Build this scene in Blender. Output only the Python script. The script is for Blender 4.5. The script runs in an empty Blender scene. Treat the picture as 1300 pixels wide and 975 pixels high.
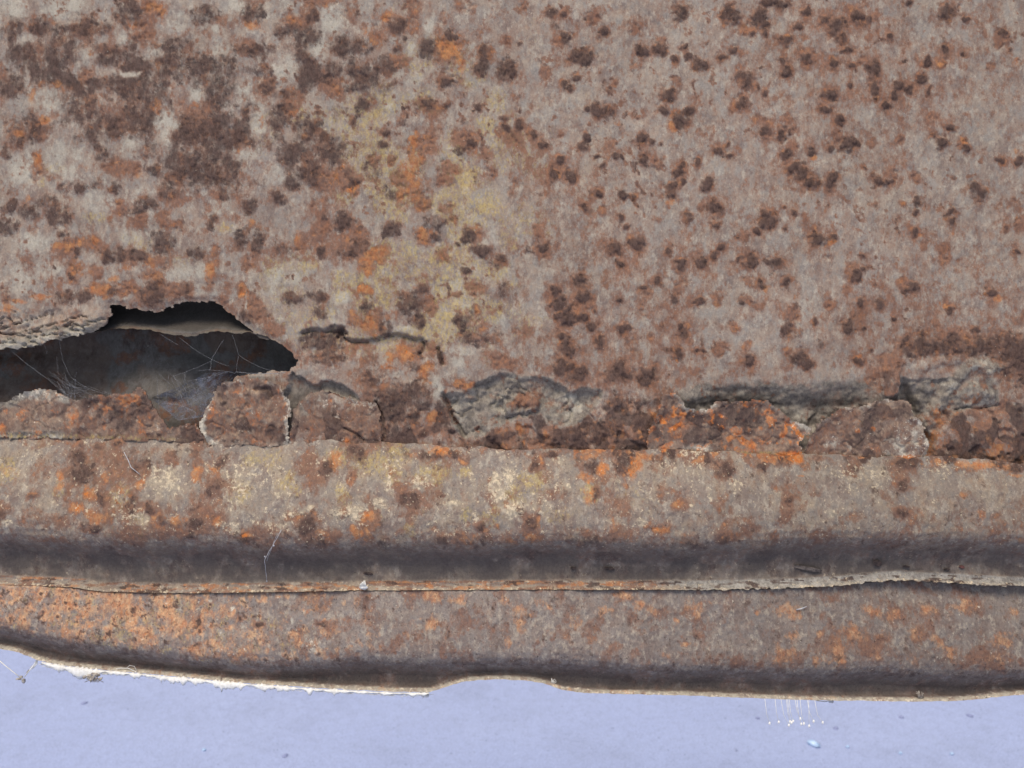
import bpy, math, random
import numpy as np
from mathutils import Vector, Matrix

random.seed(7)
np.random.seed(7)
scene = bpy.context.scene

# ------------------------------------------------------------------ camera, sky, sun, exposure
S = 0.0003                      # metres per unit of the panel's own drawing
LEAN = math.radians(14)         # the panel leans back
H0 = 0.45                       # height of the bottom edge above the ground
VB = 885.0                      # drawing height of the bottom edge
ROOT = Matrix.Translation((0, 0, H0)) @ Matrix.Rotation(-LEAN, 4, 'X')

def L(u, v, d=0.0):             # panel drawing -> panel local coordinates
    return Vector(((u - 650) * S, -d * S, (VB - v) * S))

def W(u, v, d=0.0):             # panel drawing -> world
    return ROOT @ L(u, v, d)

LENS = 35.0
DIST = LENS / 36.0 * 1300
cam_d = bpy.data.cameras.new('camera')
cam = bpy.data.objects.new('camera', cam_d)
scene.collection.objects.link(cam)
cam_d.lens = LENS
cam_d.sensor_width = 36
cam_d.clip_start = 0.01
cam_d.clip_end = 500
cam.location = W(650, 487.5, DIST)
cam.rotation_euler = (math.radians(90) - LEAN, 0, 0)
cam_d.dof.use_dof = True
cam_d.dof.focus_distance = (DIST - 8) * S
cam_d.dof.aperture_fstop = 26
scene.camera = cam

SUN_EL, SUN_AZ = math.radians(66), math.radians(-24)   # high, in front, a little from the left
sd = Vector((math.sin(SUN_AZ) * math.cos(SUN_EL), -math.cos(SUN_AZ) * math.cos(SUN_EL), math.sin(SUN_EL)))
world = bpy.data.worlds.new('World')
scene.world = world
world.use_nodes = True
wn = world.node_tree
sky = wn.nodes.new('ShaderNodeTexSky')
sky.sky_type = 'NISHITA'
sky.sun_disc = False
sky.sun_elevation = SUN_EL
sky.sun_rotation = math.atan2(sd.x, sd.y)
sky.dust_density = 3.0
sky.air_density = 1.0
wn.nodes['Background'].inputs['Strength'].default_value = 0.076
wn.links.new(sky.outputs['Color'], wn.nodes['Background'].inputs['Color'])

sun_d = bpy.data.lights.new('sun', 'SUN')
sun = bpy.data.objects.new('sun', sun_d)
scene.collection.objects.link(sun)
sun_d.energy = 1.5
sun_d.angle = math.radians(28)
sun_d.color = (1.0, 0.92, 0.80)
sun.location = (0, 0, 3)
sun.rotation_euler = sd.to_track_quat('Z', 'Y').to_euler()

scene.view_settings.view_transform = 'Standard'
scene.view_settings.look = 'None'
scene.view_settings.exposure = 0.72
scene.view_settings.gamma = 1.0
scene.render.engine = 'CYCLES'
scene.cycles.max_bounces = 6

# ------------------------------------------------------------------ numpy noise
def _hash(ix, iy, seed):
    h = (ix.astype(np.int64) * 374761393 + iy.astype(np.int64) * 668265263 + seed * 1442695041) & 0xFFFFFFFF
    h = ((h ^ (h >> 13)) * 1274126177) & 0xFFFFFFFF
    h = ((h ^ (h >> 16)) * 2246822519) & 0xFFFFFFFF
    return ((h ^ (h >> 15)) & 0xFFFFFF) / float(0xFFFFFF)

def vnoise(x, y, seed=0):
    ix = np.floor(x); iy = np.floor(y)
    fx = x - ix; fy = y - iy
    fx = fx * fx * fx * (fx * (fx * 6 - 15) + 10)
    fy = fy * fy * fy * (fy * (fy * 6 - 15) + 10)
    a = _hash(ix, iy, seed); b = _hash(ix + 1, iy, seed)
    c = _hash(ix, iy + 1, seed); d = _hash(ix + 1, iy + 1, seed)
    return (a + (b - a) * fx) * (1 - fy) + (c + (d - c) * fx) * fy

def fbm(x, y, size, octs=4, seed=0, gain=0.5):          # 0..1, about 0.5
    t = np.zeros_like(x); amp = 1.0; tot = 0.0; f = 1.0 / size
    for k in range(octs):
        ca, sa_ = math.cos(.6 + 1.1 * k), math.sin(.6 + 1.1 * k)      # turn each octave so no lattice shows
        t += amp * vnoise((x * ca - y * sa_) * f + k * 17.3, (x * sa_ + y * ca) * f - k * 9.1, seed + k * 31)
        tot += amp; amp *= gain; f *= 2.03
    return t / tot

def sstep(a, b, x):
    t = np.clip((x - a) / (b - a), 0, 1)
    return t * t * (3 - 2 * t)

def line(pts):
    a = np.array(pts, float)
    return lambda u: np.interp(u, a[:, 0], a[:, 1])

def poly_sd(x, y, poly, margin=60.0):
    """signed distance, positive inside; far points get -margin"""
    P = np.array(poly, float)
    out = np.full(x.shape, -margin)
    m = (x > P[:, 0].min() - margin) & (x < P[:, 0].max() + margin) & (y > P[:, 1].min() - margin) & (y < P[:, 1].max() + margin)
    px = x[m]; py = y[m]
    best = np.full(px.shape, 1e9); inside = np.zeros(px.shape, bool)
    n = len(P)
    for i in range(n):
        ax, ay = P[i]; bx, by = P[(i + 1) % n]
        ex, ey = bx - ax, by - ay
        t = np.clip(((px - ax) * ex + (py - ay) * ey) / (ex * ex + ey * ey + 1e-9), 0, 1)
        dx = px - ax - t * ex; dy = py - ay - t * ey
        best = np.minimum(best, dx * dx + dy * dy)
        c = ((ay > py) != (by > py)) & (px < (bx - ax) * (py - ay) / (by - ay + 1e-12) + ax)
        inside ^= c
    dist = np.minimum(np.sqrt(best), margin)
    out[m] = np.where(inside, dist, -dist)
    return out

def path_dist(x, y, pts, margin=40.0):
    P = np.array(pts, float)
    out = np.full(x.shape, margin)
    m = (x > P[:, 0].min() - margin) & (x < P[:, 0].max() + margin) & (y > P[:, 1].min() - margin) & (y < P[:, 1].max() + margin)
    px = x[m]; py = y[m]; best = np.full(px.shape, margin * margin)
    for i in range(len(P) - 1):
        ax, ay = P[i]; ex, ey = P[i + 1] - P[i]
        t = np.clip(((px - ax) * ex + (py - ay) * ey) / (ex * ex + ey * ey + 1e-9), 0, 1)
        dx = px - ax - t * ex; dy = py - ay - t * ey
        best = np.minimum(best, dx * dx + dy * dy)
    out[m] = np.sqrt(best)
    return out

# ------------------------------------------------------------------ materials
def lin(r, g, b, k=1.0):
    f = lambda c: (c / 255 / 12.92) if c <= 10 else ((c / 255 + 0.055) / 1.055) ** 2.4
    return (f(r) * k, f(g) * k, f(b) * k, 1.0)

class NT:
    def __init__(s, mat):
        mat.use_nodes = True
        s.t = mat.node_tree; s.t.nodes.clear()
    def n(s, typ, **kw):
        o = s.t.nodes.new(typ)
        for k, v in kw.items():
            setattr(o, k, v)
        return o
    def l(s, a, b): s.t.links.new(a, b)
    def math(s, op, a, b=0.0, clamp=False):
        o = s.n('ShaderNodeMath', operation=op, use_clamp=clamp)
        for i, q in enumerate((a, b)):
            if isinstance(q, (int, float)): o.inputs[i].default_value = q
            else: s.l(q, o.inputs[i])
        return o.outputs[0]
    def ramp(s, x, lo, hi):
        o = s.n('ShaderNodeMapRange', interpolation_type='SMOOTHSTEP')
        s.l(x, o.inputs[0]); o.inputs[1].default_value = lo; o.inputs[2].default_value = hi
        return o.outputs[0]
    def mix(s, f, a, b, mode='MIX'):
        o = s.n('ShaderNodeMix', data_type='RGBA', blend_type=mode)
        if isinstance(f, (int, float)): o.inputs[0].default_value = f
        else: s.l(f, o.inputs[0])
        for i, q in ((6, a), (7, b)):
            if isinstance(q, tuple): o.inputs[i].default_value = q
            else: s.l(q, o.inputs[i])
        return o.outputs[2]
    def noise(s, co, size, detail=3.0, rough=0.55, seed=0.0):   # size in drawing units
        m = s.n('ShaderNodeVectorMath', operation='ADD')
        s.l(co, m.inputs[0]); m.inputs[1].default_value = (seed * 1.37, seed * 0.61, seed * 2.11)
        o = s.n('ShaderNodeTexNoise')
        o.inputs['Scale'].default_value = 1.0 / (size * S)
        o.inputs['Detail'].default_value = detail
        o.inputs['Roughness'].default_value = rough
        s.l(m.outputs[0], o.inputs['Vector'])
        return o.outputs['Fac']

def rust_material(name, pal, fleck=0.0, grain=0.3, bump=0.5, speck=0.3, pale_amp=0.95):
    m = bpy.data.materials.new(name); t = NT(m)
    co = t.n('ShaderNodeTexCoord').outputs['Object']
    A = t.n('ShaderNodeAttribute', attribute_name='rust_mask'); B = t.n('ShaderNodeAttribute', attribute_name='dust_shade_mask')
    sa = t.n('ShaderNodeSeparateColor'); sb = t.n('ShaderNodeSeparateColor')
    t.l(A.outputs['Color'], sa.inputs[0]); t.l(B.outputs['Color'], sb.inputs[0])
    rust, dark, orange, yellow = sa.outputs[0], sa.outputs[1], sa.outputs[2], A.outputs['Alpha']
    pale, primer, grime, tone = sb.outputs[0], sb.outputs[1], sb.outputs[2], B.outputs['Alpha']
    st = t.n('ShaderNodeVectorMath', operation='MULTIPLY'); t.l(co, st.inputs[0]); st.inputs[1].default_value = (1.0, 1.0, 0.62)
    cs = st.outputs[0]                 # runs and wear go downwards, so the grain is a little taller than wide
    nf = t.noise(cs, 3.0, 3.0, 0.65, 1); nm = t.noise(cs, 11, 5.0, 0.65, 2); nl = t.noise(co, 45, 4.0, 0.6, 3)
    nx = t.noise(cs, 5.5, 4.0, 0.65, 4); ny = t.noise(cs, 7.5, 4.0, 0.7, 5); nz = t.noise(co, 2.0, 2.0, 0.6, 6); nb = t.noise(cs, 20, 5.0, 0.7, 21)
    def lay(mask, n, amp, lo, hi):
        return t.ramp(t.math('ADD', mask, t.math('MULTIPLY', t.math('MULTIPLY', t.math('SUBTRACT', n, 0.5), amp), t.ramp(mask, -0.05, 0.35))), lo, hi)
    nr = t.noise(cs, 9, 7.0, 0.78, 31); ng = t.noise(cs, 4.0, 5.0, 0.75, 33); nk = t.noise(cs, 14, 7.0, 0.75, 37)
    c = t.mix(t.ramp(nl, 0.35, 0.65), pal['base'], pal['base2'])
    c = t.mix(t.math('MULTIPLY', t.ramp(nm, 0.42, 0.62), 0.7), c, pal['base3'])
    c = t.mix(t.math('MULTIPLY', t.ramp(nb, 0.48, 0.64), 0.7), c, pal['base4'])
    c = t.mix(t.math('MULTIPLY', t.ramp(ny, 0.50, 0.66), 0.6), c, pal['base5'])
    c = t.mix(t.math('MULTIPLY', t.ramp(nk, 0.50, 0.68), 0.5), c, pal['base6'])
    c = t.mix(lay(primer, nm, 0.8, 0.25, 0.75), c, t.mix(t.ramp(nr, 0.38, 0.62), pal['primer'], pal['primer2']))
    c = t.mix(t.math('MULTIPLY', lay(pale, nk, 2.6, 0.15, 1.05), 0.85), c, pal['pale'])
    c = t.mix(t.math('MULTIPLY', lay(yellow, ng, 4.2, 0.15, 1.25), 0.7), c, pal['yellow'])
    c = t.mix(t.math('MULTIPLY', lay(rust, nr, 3.6, 0.08, 1.0), 0.8), c, t.mix(t.ramp(ng, 0.36, 0.62), pal['rust'], pal['rust2']))
    c = t.mix(t.math('MULTIPLY', lay(orange, nr, 2.8, 0.3, 1.15), 0.85), c, t.mix(t.ramp(nx, 0.36, 0.62), pal['orange'], pal['orange2']))
    c = t.mix(t.math('MULTIPLY', lay(dark, nk, 2.6, 0.18, 0.92), 0.9), c, t.mix(t.ramp(ng, 0.36, 0.62), pal['dark'], pal['dark2']))
    c = t.mix(t.math('MULTIPLY', lay(orange, ng, 2.0, 1.08, 1.5), 0.85), c, pal['bright'])
    c = t.mix(t.math('MULTIPLY', t.ramp(t.noise(cs, 5.0, 4.0, 0.7, 41), 0.60, 0.70), 0.4), c, pal['dark2'])
    c = t.mix(t.math('MULTIPLY', t.ramp(t.noise(co, 4.4, 3.0, 0.7, 43), 0.69, 0.75), 0.55), c, pal['fleck'])
    c = t.mix(t.math('MULTIPLY', grime, 0.9), c, t.mix(nl, pal['grime'], pal['grime_shade2']))
    if fleck > 0:      # small pale crystals of scale, thicker where the mask says
        f = t.ramp(t.math('ADD', t.noise(co, 4.6, 4.0, 0.7, 9), t.math('MULTIPLY', pale, 0.15)), 0.67 - 0.06 * fleck, 0.77 - 0.06 * fleck)
        f = t.math('MULTIPLY', f, t.math('SUBTRACT', 1.0, grime))
        c = t.mix(t.math('MULTIPLY', f, 0.85), c, pal['fleck'])
    if speck > 0:      # black grains
        f = t.ramp(t.noise(co, 3.6, 3.0, 0.7, 14), 0.66 - 0.06 * speck, 0.74 - 0.06 * speck)
        c = t.mix(t.math('MULTIPLY', f, 0.75), c, pal['dark'])
    g = t.math('ADD', 1.0 - grain / 2, t.math('MULTIPLY', nz, grain))
    g = t.math('MULTIPLY', g, t.math('ADD', 1.0 - grain / 2, t.math('MULTIPLY', nf, grain)))
    g = t.math('MULTIPLY', g, tone)
    gc = t.n('ShaderNodeCombineColor')
    for i in range(3): t.l(g, gc.inputs[i])
    c = t.mix(1.0, c, gc.outputs[0], 'MULTIPLY')
    bs = t.n('ShaderNodeBsdfPrincipled')
    t.l(c, bs.inputs['Base Color'])
    ro = t.math('ADD', 0.72, t.math('MULTIPLY', rust, 0.2), True)
    t.l(ro, bs.inputs['Roughness'])
    bs.inputs['Specular IOR Level'].default_value = 0.25
    h = t.math('ADD', t.math('MULTIPLY', nf, 0.55), t.math('ADD', t.math('MULTIPLY', nx, 0.8), t.math('MULTIPLY', dark, 0.12)))
    b = t.n('ShaderNodeBump'); b.inputs['Strength'].default_value = bump; b.inputs['Distance'].default_value = 1.6 * S
    t.l(h, b.inputs['Height']); t.l(b.outputs[0], bs.inputs['Normal'])
    o = t.n('ShaderNodeOutputMaterial'); t.l(bs.outputs[0], o.inputs[0])
    return m

def plain_material(name, c1, c2, size=6.0, rough=0.8, thin=0.0, ragged=False):
    m = bpy.data.materials.new(name); t = NT(m)
    co = t.n('ShaderNodeTexCoord').outputs['Object']
    n = t.noise(co, size, 4.0, 0.65, 3)
    c = t.mix(t.ramp(n, 0.35, 0.65), c1, c2)
    bs = t.n('ShaderNodeBsdfPrincipled'); t.l(c, bs.inputs['Base Color'])
    bs.inputs['Roughness'].default_value = rough; bs.inputs['Specular IOR Level'].default_value = 0.3
    bs.inputs['Alpha'].default_value = 1.0 - thin
    if ragged: t.l(t.math('MULTIPLY', t.ramp(t.noise(co, 11, 6.0, 0.75, 8), 0.36, 0.62), 1.0 - thin), bs.inputs['Alpha'])
    b = t.n('ShaderNodeBump'); b.inputs['Strength'].default_value = 0.5; b.inputs['Distance'].default_value = 1.2 * S
    t.l(n, b.inputs['Height']); t.l(b.outputs[0], bs.inputs['Normal'])
    o = t.n('ShaderNodeOutputMaterial'); t.l(bs.outputs[0], o.inputs[0])
    return m

K = 1.0
PAL = dict(base=lin(160, 144, 127), base2=lin(146, 126, 111), base3=lin(147, 141, 132), base4=lin(121, 104, 95), base5=lin(180, 168, 150), base6=lin(140, 102, 80),
           primer=lin(142, 132, 119), primer2=lin(104, 96, 87),
           pale=lin(180, 172, 155), yellow=lin(184, 160, 98), bright=lin(200, 118, 56),
           rust=lin(142, 95, 68), rust2=lin(116, 82, 67), orange=lin(162, 102, 66), orange2=lin(180, 128, 84),
           dark=lin(63, 50, 46), dark2=lin(94, 75, 67), grime=lin(104, 94, 86), grime_shade2=lin(80, 73, 69), fleck=lin(214, 202, 180))  # grime pair: dirt colour that also carries the painted shade of the folds
M_SKIN = rust_material('rusted_grey_paint', PAL, fleck=0.0, grain=0.5, bump=0.7, speck=0.0)
PAL_F = dict(PAL, base=lin(140, 116, 98), base2=lin(118, 97, 85), base3=lin(146, 128, 111), base4=lin(106, 84, 74), base5=lin(172, 146, 120), rust=lin(130, 93, 72), rust2=lin(108, 86, 77), orange=lin(176, 98, 52), orange2=lin(196, 130, 80), dark=lin(70, 56, 51), dark2=lin(94, 76, 68))
M_FLAKE = rust_material('flaking_rust_scale', PAL_F, fleck=0.1, grain=0.5, bump=0.75, speck=0.1)
PAL_R = dict(PAL, base=lin(156, 140, 120), base2=lin(138, 124, 112), base3=lin(134, 126, 117), base6=lin(142, 108, 84), pale=lin(170, 156, 134), rust=lin(138, 97, 74), rust2=lin(116, 84, 70), orange=lin(170, 108, 68), orange2=lin(188, 136, 92), fleck=lin(208, 190, 160), primer=lin(166, 160, 150), primer2=lin(124, 118, 110))
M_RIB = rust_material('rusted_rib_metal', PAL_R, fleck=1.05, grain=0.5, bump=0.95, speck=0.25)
PAL_L = dict(PAL, base=lin(142, 128, 117), base2=lin(126, 113, 105), base3=lin(138, 130, 123), base6=lin(140, 100, 78), orange=lin(182, 126, 90), orange2=lin(210, 168, 128), rust=lin(140, 99, 77), rust2=lin(116, 86, 74))
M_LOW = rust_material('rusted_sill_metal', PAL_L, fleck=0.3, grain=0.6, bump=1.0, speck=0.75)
PAL_I = dict(PAL, base=lin(122, 106, 94), base2=lin(106, 92, 84), base3=lin(124, 112, 102), base4=lin(94, 80, 72), base5=lin(132, 120, 110), base6=lin(112, 84, 68), primer=lin(122, 117, 112), primer2=lin(98, 94, 88), grime=lin(96, 86, 78), grime_shade2=lin(72, 68, 62), pale=lin(124, 116, 102))
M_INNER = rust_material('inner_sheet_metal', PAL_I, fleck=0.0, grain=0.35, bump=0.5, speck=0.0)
M_WEB = plain_material('spider_silk', lin(205, 204, 205), lin(170, 170, 172), 5, 0.6)
M_FINEWEB = plain_material('thin_spider_silk', lin(160, 160, 162), lin(120, 120, 122), 5, 0.6, thin=0.64)
M_VEIL = plain_material('matted_web_veil', lin(118, 122, 134), lin(80, 83, 92), 9, 0.8, thin=0.22, ragged=True)
M_FUZZ = plain_material('dusty_white_web', lin(242, 240, 234), lin(222, 219, 210), 4, 0.9)
M_EGG = plain_material('pale_egg', lin(246, 244, 238), lin(236, 232, 224), 4, 0.5)
M_CHIP = plain_material('dark_rust_chip', lin(84, 70, 64), lin(56, 48, 46), 4, 0.85)
M_CHIP2 = plain_material('grey_paint_chip', lin(120, 110, 102), lin(70, 62, 60), 6, 0.8)
M_BUG = plain_material('dried_insect_debris', lin(186, 178, 166), lin(120, 110, 102), 3, 0.9)
M_PEB = plain_material('pale_blue_chip', lin(205, 225, 245), lin(170, 195, 225), 20, 0.6)
M_GRIT = plain_material('grey_blue_grit', lin(165, 170, 205), lin(135, 140, 172), 20, 0.8)

# ------------------------------------------------------------------ mesh helpers
col = scene.collection

def link(name, me, parent=None, mat=None):
    o = bpy.data.objects.new(name, me)
    col.objects.link(o)
    if mat: me.materials.append(mat)
    if parent: o.parent = parent
    return o

def tag(o, label=None, cat=None, group=None, kind=None):
    if label: o['label'] = label
    if cat: o['category'] = cat
    if group: o['group'] = group
    if kind: o['kind'] = kind
    return o

def raw_mesh(name, verts, quads, smooth=None, attrs=None):
    me = bpy.data.meshes.new(name)
    nv, nf = len(verts), len(quads)
    me.vertices.add(nv); me.vertices.foreach_set('co', verts.astype(np.float32).ravel())
    me.loops.add(nf * 4); me.loops.foreach_set('vertex_index', quads.astype(np.int32).ravel())
    me.polygons.add(nf)
    me.polygons.foreach_set('loop_start', np.arange(0, nf * 4, 4, dtype=np.int32))
    me.polygons.foreach_set('loop_total', np.full(nf, 4, dtype=np.int32))
    me.polygons.foreach_set('use_smooth', np.ones(nf, bool) if smooth is None else smooth)
    me.update(calc_edges=True)
    if attrs:
        for k, a in attrs.items():
            at = me.attributes.new(k, 'FLOAT_COLOR', 'POINT')
            at.data.foreach_set('color', a.astype(np.float32).ravel())
    me.validate()
    return me

def sheet(name, us, vs, shape, mat, parent, thick=3.0, back=False):
    """grid sheet; shape(U,V) -> D (towards the viewer), keep (signed, >0 stays), rust_mask, dust_shade_mask (n,4)"""
    U, V = np.meshgrid(us, vs)
    D, keep, RM, DM = shape(U, V)
    ny, nx = U.shape
    U = U.copy(); V = V.copy()
    if keep is not None:                       # pull vertices next to the tear onto the tear line
        gy, gx = np.gradient(keep, vs, us)
        g = np.sqrt(gx * gx + gy * gy) + 1e-6
        step = max(us[len(us) // 2 + 1] - us[len(us) // 2], vs[len(vs) // 2 + 1] - vs[len(vs) // 2])
        dist = keep / g
        near = np.abs(dist) < 0.62 * step
        U[near] -= (dist * gx / g)[near]; V[near] -= (dist * gy / g)[near]
        k2 = np.where(near, 0.0, keep)
    idx = np.arange(ny * nx).reshape(ny, nx)
    q = np.stack([idx[:-1, :-1], idx[1:, :-1], idx[1:, 1:], idx[:-1, 1:]], -1).reshape(-1, 4)
    if keep is not None:
        kf = k2.ravel()[q]
        q = q[(kf.mean(1) > 0) & (kf.min(1) >= 0)]
    used = np.unique(q)
    remap = np.full(ny * nx, -1); remap[used] = np.arange(len(used))
    q = remap[q]
    P = np.stack([(U.ravel()[used] - 650) * S, -D.ravel()[used] * S, (VB - V.ravel()[used]) * S], 1)
    RM = np.stack([a.ravel()[used] for a in RM], 1); DM = np.stack([a.ravel()[used] for a in DM], 1)
    e = np.concatenate([q[:, [0, 1]], q[:, [1, 2]], q[:, [2, 3]], q[:, [3, 0]]])
    es = np.sort(e, 1); key = es[:, 0].astype(np.int64) * len(used) + es[:, 1]
    _, inv, cnt = np.unique(key, return_inverse=True, return_counts=True)
    be = e[cnt[inv] == 1]
    bv = np.unique(be); n0 = len(P)
    fm = np.full(n0, -1); fm[bv] = np.arange(len(bv)) + n0
    bm = np.full(n0, -1); bm[bv] = np.arange(len(bv)) + n0 + len(bv)
    off = np.array([0, thick * S, 0])
    P2 = np.concatenate([P, P[bv], P[bv] + off])
    RM2 = np.concatenate([RM, RM[bv], RM[bv]]); DM2 = np.concatenate([DM, DM[bv], DM[bv]])
    rim = np.stack([be[:, 1] * 0 + fm[be[:, 1]], fm[be[:, 0]], bm[be[:, 0]], bm[be[:, 1]]], 1)
    Q = np.concatenate([q, rim]); sm = np.concatenate([np.ones(len(q), bool), np.ones(len(rim), bool)])
    if back:
        n1 = len(P2)
        P2 = np.concatenate([P2, P + off]); RM2 = np.concatenate([RM2, RM]); DM2 = np.concatenate([DM2, DM])
        Q = np.concatenate([Q, q[:, ::-1] + n1]); sm = np.concatenate([sm, np.ones(len(q), bool)])
    me = raw_mesh(name, P2, Q, sm, {'rust_mask': RM2, 'dust_shade_mask': DM2})
    return link(name, me, parent, mat)

def axis(a, b, lo, hi, fine, coarse=7.0):
    parts = []
    if a < lo: parts.append(np.arange(a, lo, coarse))
    parts.append(np.arange(max(a, lo), min(b, hi), fine))
    if b > hi: parts.append(np.arange(hi, b, coarse))
    return np.unique(np.concatenate(parts))

# ------------------------------------------------------------------ where the rust and one painted flake shadow sit (drawing of the marks, read off the place)
# each list: origin u, v, scale, then (x, y, rx[, ry[, weight]])
SPOT = {'D': [], 'B': [], 'O': [], 'Y': [], 'P': []}
def marks(kind, u0, v0, sc, txt, w=1.0):
    for part in txt.split():
        a = [float(q) for q in part.split(',')]
        rx = a[2]; ry = a[3] if len(a) > 3 and a[3] > 0 else rx
        ww = a[4] if len(a) > 4 else 1.0
        SPOT[kind].append((u0 + a[0] / sc, v0 + a[1] / sc, rx / sc, ry / sc, ww * w))
Z = 3.939
# upper right of the skin
marks('D', 650, 0, Z, '200,75,28 250,70,20 265,185,28 470,165,26 50,215,18,0,.7 345,280,42 400,275,16 5,345,25 335,385,20 275,420,26 300,440,14 495,440,15 650,250,32 740,250,36 815,295,20 870,240,16 890,285,22 950,325,30 845,50,42 1090,75,45 1235,95,40 1265,20,26 1195,160,15 1275,165,18 1105,250,18 1055,290,20 1135,385,22 1175,400,32 1155,510,36 1225,430,12 1265,465,20 785,470,32 775,550,28 845,600,38,46 885,560,26 420,550,30 470,555,32 375,550,14 40,545,8 40,615,26 105,680,24 160,730,22 375,680,22 360,725,28 645,685,32 695,710,18 745,720,8 655,795,22 240,805,26 500,800,18 540,800,18 450,845,14 415,790,12 210,880,26 305,890,28 845,825,18 830,870,26 930,815,18 1045,755,32,24 1100,775,13 1275,655,32 980,920,30 800,935,28 540,660,20,0,.5 1085,720,10 470,430,30,0,.35 210,105,40,0,.35')
marks('B', 650, 0, Z, '65,25,38 400,75,52 630,135,48 170,360,34 515,410,28 745,200,26 1150,130,40 1150,265,28 830,410,28 240,665,24 720,810,30 1240,600,28 610,330,34,0,.6 450,740,70,40,.7 480,760,60 620,560,35,0,.6 330,120,30,0,.6 190,510,26,0,.6 30,480,40,0,.5 30,700,50,0,.6')
marks('O', 650, 0, Z, '770,490,15 65,75,22,20,.7 615,260,8 510,630,30,16,.6 810,640,20,24,.8 750,220,20,0,.5')
marks('D', 970, 0, Z, '70,20,32 115,15,22 15,20,24 200,55,18 15,125,24 170,130,24,14 110,205,32 205,295,24 95,310,20 115,360,28 300,105,22 370,130,48 400,185,25 465,80,34 525,95,20 420,250,38,14 350,320,30 555,340,30 620,185,13 540,435,22,32 545,485,14 435,430,12 340,470,40,24 310,555,26 365,610,24 670,415,26 655,470,18,32 715,440,18 605,530,20 780,405,26 820,455,18 820,305,24 910,240,30 920,60,40 725,8,25 1025,105,18 1185,165,20 20,650,26 100,665,22,30 145,655,12 10,465,20 120,770,24,36 240,755,26 345,735,20 420,715,38 465,710,20 150,840,25 190,875,30 240,905,28 345,890,26 930,640,18 860,665,15 890,710,26 1015,730,26 565,900,26 610,905,20 1180,785,22 1280,790,28 510,850,10 1070,935,28 1000,270,18,0,.6 430,330,18')
marks('B', 970, 0, Z, '230,285,34 480,310,30 530,185,20 960,30,30 1190,200,34 1140,320,24 125,600,34 140,720,34 360,680,34 840,590,28 670,710,28 640,870,36 1180,785,36 1010,560,16 770,890,34 545,710,22 885,310,28 1010,725,46 555,380,40 200,190,25,0,.7')
marks('O', 970, 0, Z, '885,312,20 1280,310,20 250,800,26,20,1.2 1005,700,28,18 1260,745,12 115,180,10 280,25,14,0,.5')
marks('D', 650, 230, Z, '435,55,20 550,75,25 600,75,22 375,130,22 545,190,16 575,235,16 800,45,30 845,10,18 980,20,28 1015,130,34 880,200,26 1025,205,12 1280,195,34,48 1240,245,12 1120,275,10 155,320,24 85,350,25,0,.5 515,335,34 620,310,34 650,295,15 785,360,18 550,415,20 715,480,28,20 845,415,28 945,415,26 1045,335,20 1010,375,20 1130,390,18 1195,410,28 1270,405,18 650,530,18 545,595,16 425,640,13 330,500,36 215,550,28 240,605,32 345,575,28 290,680,45,30 360,675,28 410,715,26 245,660,25 270,635,18 560,745,34,28 445,815,24 745,730,22,0,.5 250,770,28,20 280,800,26 275,845,20 235,900,32 280,920,30 350,935,25 535,935,40 865,770,32 850,720,16 820,855,24,36 915,850,14 955,855,13 1170,900,32,40 1250,515,22 945,600,24,16 815,600,36,0,.5 1145,625,15 330,820,25,0,.5 950,800,18,0,.6 1170,270,18,0,.6')
marks('B', 650, 230, Z, '450,150,24 950,135,30 1170,275,32 135,250,34 145,345,46 820,440,30 655,540,34 680,775,20 890,720,22 1030,835,40 1165,830,34 1105,730,30 1180,490,40 1030,580,28 830,550,30 650,640,45,0,.6 1170,610,50,30 1235,635,24 725,200,20 300,640,60 370,600,40 340,420,30,0,.6 860,500,40,0,.6 1200,400,40 40,760,70,40,.5 160,60,50,25,.5')
marks('O', 650, 230, Z, '795,95,24,22 1265,540,20 360,650,10 235,800,8 1110,735,14,0,.7 385,715,14 660,770,10,0,.7 820,895,26,16,.8 1140,830,16,0,.7')
marks('D', 970, 230, Z, '20,205,28,40 240,10,42,24 330,10,28 600,5,40,16 1085,50,34,30 145,160,18 100,130,10 265,285,40,30 335,275,20 55,405,32 10,405,18 110,500,26 120,240,12 490,435,20 460,475,24 495,370,12 490,610,26 430,720,26 505,725,16 240,705,15 585,615,20,26 735,530,42,18 770,525,15 765,110,26 750,155,18 935,155,20,28 940,210,16 750,270,22 930,640,22 1140,555,32,18 1265,355,15 650,685,10 700,790,18 480,885,20 525,830,10 120,740,46,0,.6 170,880,36 215,910,28 1060,735,20 270,810,25,0,.6 1215,240,14,0,.6')
marks('B', 970, 230, Z, '215,190,28 420,540,30 330,620,30 690,510,40,24 690,120,20 900,330,22 905,385,26 810,320,20 545,110,28 1215,240,20 1285,215,30 130,660,50 120,740,56,0,.8 120,840,28 970,750,32 860,715,22 470,690,40 460,450,40 330,370,34,0,.5 970,400,20,0,.5')
marks('O', 970, 230, Z, '335,302,20,12,1.3 15,530,22 690,120,14 905,190,20,16 785,285,14 905,630,14 1165,590,20,18,1.2 1110,560,12 740,695,9,0,.8 930,270,16,30,.6 1265,185,20,10,.8 500,490,18,0,.5 480,860,12 300,740,20,0,.5 165,580,16,30,.5')
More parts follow.
